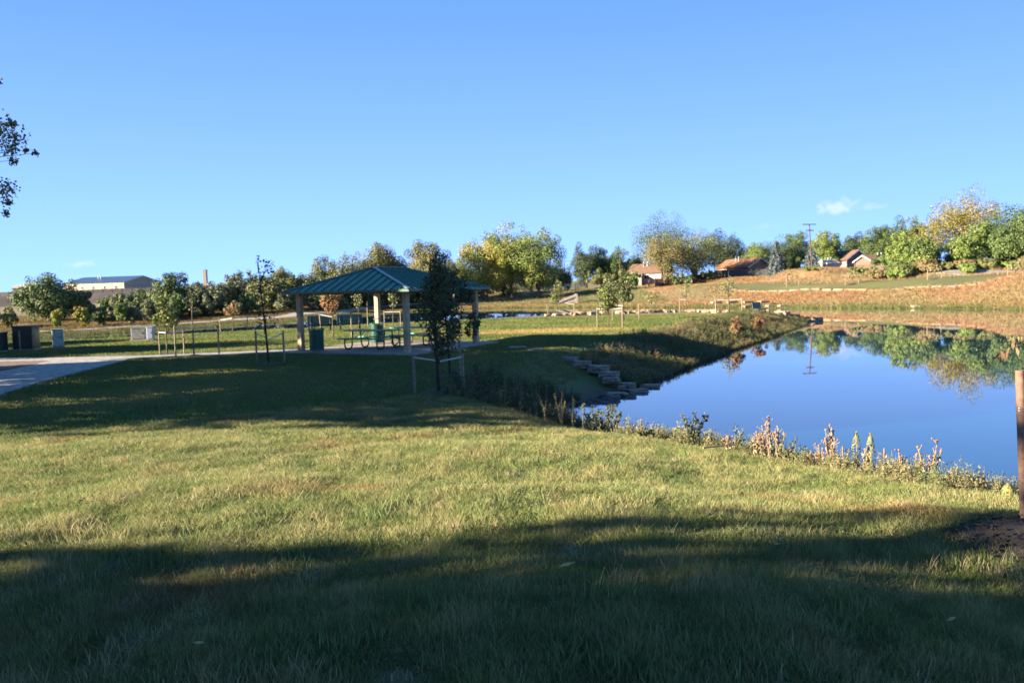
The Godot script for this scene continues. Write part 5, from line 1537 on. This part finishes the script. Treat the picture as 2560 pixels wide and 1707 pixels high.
func build_far_buildings() -> void:
	var wh := house("long tan industrial building with a dark blue metal roof", "warehouse", on(-123.0, 256.0) * Vector3(1, 0, 1) + Vector3(0, 4.9, 0), -0.25, Vector3(21.5, 3.1, 17.0), 1.9, M.tan_wall, M.blue_roof, [[0, -8, 1.7, 0.9, 1.0], [0, -4, 1.7, 0.9, 1.0], [0, 0.0, 1.7, 0.9, 1.0], [0, 4.0, 1.7, 0.9, 1.0], [0, 8.0, 1.7, 0.9, 1.0]], 0.2)
	wh.set_meta("category", "warehouse")
	var tw := thing("concrete_tower", "square pale concrete tower above the grey green trees", "tower", on(-129.2, 350.0, -1.0))
	var g := Geo.new()
	g.box(Vector3(0, 4.8, 0), Vector3(1.5, 9.6, 1.5), Basis.IDENTITY, 0.05)
	put("shaft", g, M.concrete, tw)
	var g2 := Geo.new()
	g2.box(Vector3(0, 9.8, 0), Vector3(1.62, 0.4, 1.62), Basis.IDENTITY, 0.05)
	put("cap", g2, M.concrete, tw)
	var g3 := Geo.new()
	g3.tube(Vector3(0, 10.0, 0), Vector3(0, 11.2, 0), 0.06, 0.03, 5)
	put("mast", g3, M.black, tw)
	house("small cream shed far behind the broad round tree", "shed", on(-154.0, 262.0) * Vector3(1, 0, 1) + Vector3(0, 5.6, 0), 0.2, Vector3(5.5, 1.6, 5.0), 0.9, M.cream, M.tan_wall, [[0, 0, 1.0, 0.8, 0.8]], 0.2)
	fence("long grey fence on top of the dark embankment before the blue-roofed building", [[-175, 240], [-150, 238], [-125, 236], [-100, 236]], 1.35, M.fence_grey)
	fence("grey chain fence under the cottonwood clump", [[3.0, 178], [12.0, 182], [17.0, 186]], 1.6, M.steel, false)
	fence("weathered grey board fence in front of the tan house", [[45.0, 182], [58.0, 178]], 1.8, M.fence_grey)
	fence("reddish brown board fence beside the white house", [[31.2, 178], [36.5, 179]], 1.9, M.fence_brown)
	fence("brown board fence between the white and the tan house", [[37.0, 180], [45.0, 183]], 1.5, M.fence_brown)
	fence("pale tan board fence below the brick house", [[58.0, 139], [67.0, 137]], 1.2, M.fence_tan)
	fence("brown fence at the foot of the trees on the rise", [[66.0, 132], [82.0, 128]], 1.6, M.fence_brown)
	# houses
	house("white house with a brown roof behind the olive trees", "house", on(31.8, 187.0), -0.6, Vector3(8.0, 2.5, 6.6), 1.9, M.white_wall, M.brown_roof, [[1, -2.0, 1.5, 1.0, 0.9], [0, 0.6, 1.5, 1.2, 1.0]])
	house("tan house with an orange brown shingle roof beside the blue spruce", "house", on(53.2, 188.0, -0.2), -1.05, Vector3(9.5, 2.6, 7.0), 1.8, M.tan_house, M.orange_roof, [[2, 0.6, 1.6, 1.1, 1.1], [0, -2.6, 1.6, 1.4, 1.1], [0, 2.0, 1.6, 1.4, 1.1]])
	house("grey house with a white gable right of the wider spruce", "house", on(77.3, 191.0, -0.2), -1.3, Vector3(9.0, 2.7, 5.6), 1.9, M.grey_wall, M.brown_roof, [[1, 0.0, 1.6, 1.0, 1.0], [0, 1.0, 1.6, 1.0, 1.0]])
	house("low brick house half hidden by the dark bush", "house", on(81.0, 181.0, -0.2), 0.2, Vector3(7.6, 2.0, 6.0), 1.2, M.brick_wall, M.brown_roof, [[0, -1.5, 1.2, 1.0, 0.8], [0, 1.4, 1.2, 1.0, 0.8]])
	house("small white shed at the foot of the bright cone shaped tree", "shed", on(70.5, 183.0), 0.4, Vector3(3.6, 1.5, 3.0), 0.8, M.white_wall, M.white_wall, [], 0.15)
	house("white garage end left of the white house", "garage", on(27.6, 184.0), -0.1, Vector3(3.0, 1.9, 4.0), 0.4, M.white_wall, M.white_wall, [], 0.1)
	# poles and wires
	utility_pole("leaning wooden utility pole with two crossarms on the rise", on(52.3, 143.0), Vector3(51.8, 12.95, -143.0), [[0.995, 2.6], [0.86, 1.6]])
	utility_pole("thin wooden utility pole beside the very dark round tree", on(12.2, 186.0), Vector3(12.2, 9.1, -186.0), [])
	utility_pole("brown wooden utility pole before the dark row of trees", on(24.9, 187.0), Vector3(24.9, 11.0, -187.0), [[0.93, 1.6]])
	utility_pole("short brown utility pole among the golden trees", on(79.0, 156.0), Vector3(79.0, 11.0, -156.0), [])
	var tp := Vector3(51.9, 9.6, -143.0)
	wire("power line from the leaning pole to the golden trees, upper strand", tp, Vector3(79.0, 11.0, -156.0), 1.2)
	wire("power line from the leaning pole to the golden trees, lower strand", tp - Vector3(0, 0.25, 0), Vector3(79.0, 10.6, -156.0), 1.3)
	wire("power line running on from the golden trees", Vector3(79.0, 11.0, -156.0), Vector3(105, 15.5, -150.0), 0.8)
	wire("power line from the leaning pole toward the tan house", tp, Vector3(24.9, 10.4, -187.0), 2.4)
	wire("power line between the brown pole and the thin pole", Vector3(24.9, 10.6, -187.0), Vector3(12.2, 9.0, -186.0), 0.4)

# ---------------------------------------------------------------- people, far off on the path
func person(label: String, at: Vector3, turn: float, shirt: Color, legs: Color, stride: float) -> void:
	var skin := Color(0.42, 0.25, 0.17)
	var hair := Color(0.06, 0.04, 0.03)
	var B := []   # a, b, ra, rb, colour
	for s in [-1.0, 1.0]:
		var k := Vector3(0.10 * s, 0.50, stride * s * 0.5 + 0.04)
		var f := Vector3(0.10 * s, 0.08, stride * s)
		B.append([Vector3(0.09 * s, 0.94, 0), k, 0.09, 0.065, legs])
		B.append([k, f, 0.062, 0.042, legs])
		B.append([f, f + Vector3(0, -0.03, 0.14), 0.045, 0.035, Color(0.05, 0.05, 0.05)])
		var e := Vector3(0.25 * s, 1.16, -stride * s * 0.3)
		var w := Vector3(0.23 * s, 0.96, -stride * s * 0.6 + 0.12)
		B.append([Vector3(0.18 * s, 1.42, 0), e, 0.055, 0.045, shirt])
		B.append([e, w, 0.042, 0.032, skin])
		B.append([w, w + Vector3(0, -0.08, 0.03), 0.034, 0.022, skin])
		for fi in 4:
			var q := w + Vector3(0.018 * (fi - 1.5) * 0.8, -0.09, 0.03 + 0.008 * fi)
			B.append([q, q + Vector3(0, -0.07 + 0.006 * absf(fi - 1.5), 0.02), 0.010, 0.008, skin])
		B.append([w + Vector3(-0.02 * s, -0.04, 0.02), w + Vector3(-0.03 * s, -0.09, 0.05), 0.011, 0.009, skin])
	B.append([Vector3(0, 0.95, 0), Vector3(0, 1.15, 0), 0.145, 0.13, legs])
	B.append([Vector3(0, 1.08, 0), Vector3(0, 1.36, 0), 0.135, 0.155, shirt])
	B.append([Vector3(-0.12, 1.40, 0), Vector3(0.12, 1.40, 0), 0.09, 0.09, shirt])
	B.append([Vector3(0, 1.42, 0), Vector3(0, 1.56, 0.01), 0.055, 0.05, skin])
	B.append([Vector3(0, 1.60, 0.03), Vector3(0, 1.68, 0.01), 0.075, 0.092, skin])
	B.append([Vector3(0, 1.62, 0.11), Vector3(0, 1.60, 0.125), 0.014, 0.016, skin])
	B.append([Vector3(0, 1.70, -0.03), Vector3(0, 1.72, 0.01), 0.094, 0.092, hair])
	var cell := 0.035
	var lo := Vector3(-0.5, -0.05, -0.75)
	var dim := Vector3i(29, 54, 43)
	var val := PackedFloat32Array()
	val.resize(dim.x * dim.y * dim.z)
	val.fill(1.0)
	for b in B:
		var a: Vector3 = b[0]
		var e: Vector3 = b[1]
		var pad: float = maxf(b[2], b[3]) + 0.09
		var mn: Vector3 = (a.min(e) - Vector3.ONE * pad - lo) / cell
		var mx: Vector3 = (a.max(e) + Vector3.ONE * pad - lo) / cell
		for z in range(maxi(0, int(mn.z)), mini(dim.z, int(mx.z) + 2)):
			for y in range(maxi(0, int(mn.y)), mini(dim.y, int(mx.y) + 2)):
				for x in range(maxi(0, int(mn.x)), mini(dim.x, int(mx.x) + 2)):
					var p := lo + Vector3(x, y, z) * cell
					var t := clampf((p - a).dot(e - a) / maxf((e - a).length_squared(), 1e-6), 0, 1)
					var dd: float = p.distance_to(a.lerp(e, t)) - lerpf(b[2], b[3], t)
					var k := (z * dim.y + y) * dim.x + x
					var hh := maxf(0.03 - absf(val[k] - dd), 0.0) / 0.03
					val[k] = minf(val[k], dd) - hh * hh * 0.03 * 0.25
	var g := Geo.new()
	var idx := {}
	var at_of := func(c: Vector3i) -> int: return (c.z * dim.y + c.y) * dim.x + c.x
	for z in dim.z - 1:
		for y in dim.y - 1:
			for x in dim.x - 1:
				var sum := Vector3.ZERO
				var cnt := 0
				var grad := Vector3.ZERO
				for e in 12:
					var ax := e / 4
					var o1 := Vector3i.ZERO
					o1[(ax + 1) % 3] = e % 2
					o1[(ax + 2) % 3] = (e / 2) % 2
					var o2 := o1
					o2[ax] = 1
					var v0: float = val[at_of.call(Vector3i(x, y, z) + o1)]
					var v1: float = val[at_of.call(Vector3i(x, y, z) + o2)]
					grad[ax] += v1 - v0
					if (v0 < 0) != (v1 < 0):
						sum += Vector3(o1).lerp(Vector3(o2), v0 / (v0 - v1))
						cnt += 1
				if cnt == 0: continue
				var p := lo + (Vector3(x, y, z) + sum / cnt) * cell
				idx[Vector3i(x, y, z)] = g.v.size()
				g.v.append(p)
				g.n.append(grad.normalized())
				var best := 1e9
				var col := skin
				for b in B:
					var a: Vector3 = b[0]
					var e: Vector3 = b[1]
					var t := clampf((p - a).dot(e - a) / maxf((e - a).length_squared(), 1e-6), 0, 1)
					var dd: float = p.distance_to(a.lerp(e, t)) - lerpf(b[2], b[3], t)
					if dd < best:
						best = dd
						col = b[4]
				g.c.append(col)
	for c in idx:
		for ax in 3:
			var a1 := Vector3i.ZERO; a1[(ax + 1) % 3] = 1
			var a2 := Vector3i.ZERO; a2[(ax + 2) % 3] = 1
			if not (idx.has(c - a1) and idx.has(c - a2) and idx.has(c - a1 - a2)): continue
			var e := Vector3i.ZERO; e[ax] = 1
			var v0: float = val[at_of.call(c)]
			var v1: float = val[at_of.call(c + e)]
			if (v0 < 0) == (v1 < 0): continue
			var q := [idx[c], idx[c - a1], idx[c - a1 - a2], idx[c - a2]]
			var nn := (g.v[q[1]] - g.v[q[0]]).cross(g.v[q[2]] - g.v[q[0]])
			if nn.dot(g.n[q[0]]) > 0: q = [q[0], q[3], q[2], q[1]]
			g.i.append_array(PackedInt32Array([q[0], q[1], q[2], q[0], q[2], q[3]]))
	var o := thing("person", label, "person", at, turn, "people on the far path")
	put("body", g, vmat(0.85), o)

# ---------------------------------------------------------------- everything
func build_materials() -> void:
	var fine := noise_tex(0.02, 0.72, 1.12, 11, 256)
	var coarse := noise_tex(0.012, 0.6, 1.2, 12, 256, 5)
	M.bark = mat(lin(0.13, 0.10, 0.075), 0.95, 0, coarse, 1.5)
	M.dark_bark = mat(lin(0.035, 0.028, 0.022), 0.9, 0, coarse, 2.0)
	M.leaf = vmat(0.7, 0.55)
	M.stake = mat(lin(0.28, 0.215, 0.15), 0.9, 0, coarse, 3.0)
	M.post = mat(lin(0.25, 0.145, 0.10), 0.85, 0, noise_tex(0.015, 0.75, 1.1, 15, 256, 5), 5.0)
	M.strap = mat(lin(0.45, 0.44, 0.42), 0.8)
	M.wire = mat(lin(0.5, 0.5, 0.48), 0.35, 0.9)
	M.mulch = mat(lin(0.034, 0.024, 0.017), 0.95, 0, coarse, 6.0)
	M.concrete = mat(lin(0.32, 0.28, 0.235), 0.9, 0, fine, 0.6)
	M.path = mat(lin(0.33, 0.31, 0.28), 0.9, 0, fine, 0.5)
	M.gravel = mat(lin(0.17, 0.13, 0.10), 0.95, 0, coarse, 1.2)
	M.dirt = mat(lin(0.16, 0.10, 0.06), 0.95, 0, coarse, 1.0)
	M.cream = mat(lin(0.46, 0.35, 0.21), 0.7, 0, fine, 0.4)
	M.beam = mat(lin(0.15, 0.12, 0.085), 0.8)
	M.roof = mat(lin(0.028, 0.130, 0.095), 0.38)
	M.roof_cap = mat(lin(0.10, 0.15, 0.15), 0.30)
	M.roof_trim = mat(lin(0.016, 0.075, 0.055), 0.4)
	M.teal = mat(lin(0.016, 0.24, 0.165), 0.45)
	M.teal_dark = mat(lin(0.005, 0.035, 0.028), 0.5)
	M.bin_green = mat(lin(0.010, 0.090, 0.062), 0.42)
	M.black = mat(lin(0.012, 0.012, 0.014), 0.5)
	M.steel = mat(lin(0.38, 0.38, 0.38), 0.45, 0.6)
	M.sandstone = mat(lin(0.40, 0.27, 0.17), 0.95, 0, coarse, 1.3)
	M.sandstone2 = mat(lin(0.42, 0.33, 0.25), 0.95, 0, coarse, 1.1)
	M.step_stone = mat(lin(0.26, 0.20, 0.155), 0.95, 0, coarse, 1.7)
	M.pale_green = mat(lin(0.34, 0.42, 0.36), 0.5, 0, fine, 0.7)
	M.grey_metal = mat(lin(0.22, 0.22, 0.21), 0.55, 0, fine, 0.7)
	M.blue_metal = mat(lin(0.32, 0.36, 0.44), 0.5)
	M.dark_green = mat(lin(0.014, 0.024, 0.018), 0.55)
	M.seed = mat(lin(0.25, 0.14, 0.08), 0.95)
	M.straw = mat(lin(0.25, 0.185, 0.11), 0.9)
	M.white = mat(lin(0.55, 0.55, 0.53), 0.6)
	M.glass = mat(lin(0.02, 0.025, 0.03), 0.08)
	M.white_wall = mat(lin(0.48, 0.45, 0.40), 0.8, 0, fine, 0.3)
	M.tan_wall = mat(lin(0.46, 0.37, 0.27), 0.8, 0, fine, 0.3)
	M.tan_house = mat(lin(0.32, 0.21, 0.12), 0.8, 0, fine, 0.3)
	M.grey_wall = mat(lin(0.17, 0.16, 0.17), 0.8, 0, fine, 0.3)
	M.brick_wall = mat(lin(0.24, 0.12, 0.09), 0.9, 0, coarse, 1.0)
	M.blue_roof = mat(lin(0.035, 0.06, 0.11), 0.4)
	M.brown_roof = mat(lin(0.17, 0.10, 0.065), 0.9, 0, coarse, 0.8)
	M.orange_roof = mat(lin(0.26, 0.115, 0.055), 0.9, 0, coarse, 0.8)
	M.fence_grey = mat(lin(0.085, 0.08, 0.085), 0.9, 0, coarse, 0.6)
	M.fence_brown = mat(lin(0.14, 0.075, 0.05), 0.9, 0, coarse, 0.6)
	M.fence_tan = mat(lin(0.25, 0.17, 0.12), 0.9, 0, coarse, 0.6)
	M.pole = mat(lin(0.11, 0.065, 0.045), 0.9, 0, coarse, 1.0)

func build_sky() -> void:
	var cover := Image.create(4096, 2048, false, Image.FORMAT_RGBA8)
	# small far clouds: bearing to the right of straight ahead and height in degrees, width, height
	var cn := FastNoiseLite.new()
	cn.seed = 3
	cn.frequency = 0.12
	for c in [[21.6, 4.55, 1.5, 0.62, 1.3], [23.5, 4.5, 1.2, 0.3, 0.5], [17.2, 3.6, 1.0, 0.3, 0.25], [-27.5, 2.15, 0.9, 0.28, 0.7]]:
		var cx: float = c[0] / 360.0 * 4096.0
		var cy: float = (0.5 - c[1] / 180.0) * 2048.0
		var w: float = c[2] / 360.0 * 4096.0
		var h: float = c[3] / 180.0 * 2048.0
		for y in range(int(cy - h * 1.6), int(cy + h * 1.6)):
			for x in range(int(cx - w * 1.3), int(cx + w * 1.3)):
				var r := Vector2((x - cx) / w, (y - cy) / h)
				var low := 1.0 if r.y < 0.0 else 1.8
				var v := 1.0 - Vector2(r.x, r.y * low).length() + cn.get_noise_2d(x, y * 1.5) * 0.75
				v = clampf(v * 1.1, 0.0, 1.0) * c[4]
				if v > 0.0: cover.set_pixel(posmod(x, 4096), y, Color(0.95, 0.72, 0.62, v))
	var sky := ProceduralSkyMaterial.new()
	var k := 1.0 / EXPOSURE
	sky.sky_top_color = lin(0.075 * k, 0.27 * k, 0.68 * k)
	sky.sky_horizon_color = lin(0.535 * k, 0.96 * k, 2.0 * k)
	sky.sky_curve = 0.17
	sky.ground_bottom_color = lin(0.03, 0.03, 0.025)
	sky.ground_horizon_color = lin(0.05, 0.05, 0.04)
	sky.sun_angle_max = 1.0
	sky.sky_cover = ImageTexture.create_from_image(cover)
	sky.sky_cover_modulate = Color(0.30, 0.30, 0.30)
	var s := Sky.new()
	s.sky_material = sky
	var env := Environment.new()
	env.background_mode = Environment.BG_SKY
	env.sky = s
	env.tonemap_mode = Environment.TONE_MAPPER_LINEAR
	env.tonemap_exposure = EXPOSURE
	env.sdfgi_enabled = true
	env.ssao_enabled = true
	env.ssil_enabled = true
	var we := WorldEnvironment.new()
	we.name = "world_environment"
	we.environment = env
	add_child(we)

func _ready() -> void:
	rng.seed = 77
	noise.seed = 2
	noise.frequency = 0.05
	noise2.seed = 9
	noise2.frequency = 0.05
	# camera: about head height above the slope, slightly tilted, a short lens focused on the near grass
	var cam := Camera3D.new()
	cam.name = "camera"
	cam.fov = 45.0
	cam.near = 0.1
	cam.far = 4000.0
	cam.position = Vector3(0, 3.4, 0)
	cam.rotation_degrees = Vector3(-3.748, 0, -1.5)
	var at := CameraAttributesPhysical.new()
	at.frustum_focal_length = 18.0
	at.frustum_focus_distance = 5.0
	at.exposure_aperture = 2.6
	cam.attributes = at
	cam.fov = 45.0
	add_child(cam)
	cam.current = true
	build_sky()
	var sun := DirectionalLight3D.new()
	sun.name = "sun"
	sun.light_energy = 1.6
	sun.light_color = lin(1.0, 0.84, 0.62)
	sun.light_angular_distance = 0.5
	sun.shadow_enabled = true
	var el := deg_to_rad(SUN_EL)
	var az := deg_to_rad(SUN_AZ)
	add_child(sun)
	sun.look_at_from_position(Vector3.ZERO, Vector3(cos(el) * cos(az), -sin(el), -cos(el) * sin(az)))
	build_materials()
	build_ground()
	var walk := [[-9.0, 2.0], [-12.2, 14.0], [-14.7, 21.0], [-15.6, 26.0], [-16.1, 30.0], [-16.6, 33.0]]
	var cross := [[-40.0, 37.5], [-26.0, 34.6], [-19.0, 33.0], [-15.5, 32.7], [-13.0, 33.1], [-10.4, 33.9], [-8.4, 34.6]]
	var trail := [[-75, 66], [-60, 70.5], [-48.4, 78], [-42.8, 83], [-37.7, 92], [-31.6, 102], [-26.9, 120], [-24.0, 138], [-15, 152], [-6, 163], [6, 176]]
	var far := [[8, 185], [20, 177], [28.4, 169.5], [33, 163], [40, 149], [46, 138], [53, 130], [62, 117.5], [72, 107], [85, 98]]
	var gravel := [[-2, 64.6], [4, 65.4], [9, 66.4], [14, 65.6], [18, 63.2], [21, 64.5]]
	PAVED = [[walk, 1.55], [cross, 0.75], [trail, 1.4], [far, 1.6], [gravel, 0.8]]
	structure("path", ribbon(walk, 1.5, 0.030, Color.WHITE), M.path, "wide pale concrete path leading to the junction")
	structure("path", ribbon(cross, 0.7, 0.034, Color.WHITE), M.path, "narrow concrete path running to the picnic shelter")
	structure("path", ribbon(trail, 1.3, 0.05, Color.WHITE), M.path, "long concrete trail behind the left arm of the pond")
	structure("path", ribbon(far, 1.5, 0.06, Color.WHITE), M.path, "concrete path along the top of the far bank")
	structure("path", ribbon(gravel, 0.75, 0.04, Color.WHITE), M.gravel, "gravel path beside the row of boulders")
	var dirt := Geo.new()
	var dp := [Vector2(-20.6, 33.2), Vector2(-17.9, 32.0), Vector2(-17.5, 30.5), Vector2(-17.7, 28.3), Vector2(-20.5, 27.0), Vector2(-24, 30)]
	var w := []
	for p in dp: w.append(on(p.x, p.y, 0.022))
	dirt.poly(w, Color.WHITE, Vector3.UP)
	structure("bare_soil", dirt, M.dirt, "bare brown soil between the paths")
	build_shelter()
	build_far_buildings()
	build_furniture()
	build_shade_trees()
	build_far_trees()
	build_young_trees()
	build_bank_plants()
	person("person in a red shirt and dark trousers walking on the far path", on(28.4, 169.3, 0.06), 1.2, Color(0.55, 0.03, 0.035), Color(0.03, 0.03, 0.04), 0.18)
	person("person in a white shirt and dark trousers by the chain fence", on(12.6, 181.0, 0.05), 1.2, Color(0.55, 0.55, 0.55), Color(0.03, 0.03, 0.05), 0.15)
	person("person in dark red top and navy trousers on the far path by the spruce", on(46.3, 137.6, 0.06), -1.2, Color(0.12, 0.02, 0.03), Color(0.02, 0.025, 0.06), 0.22)
	build_grass()
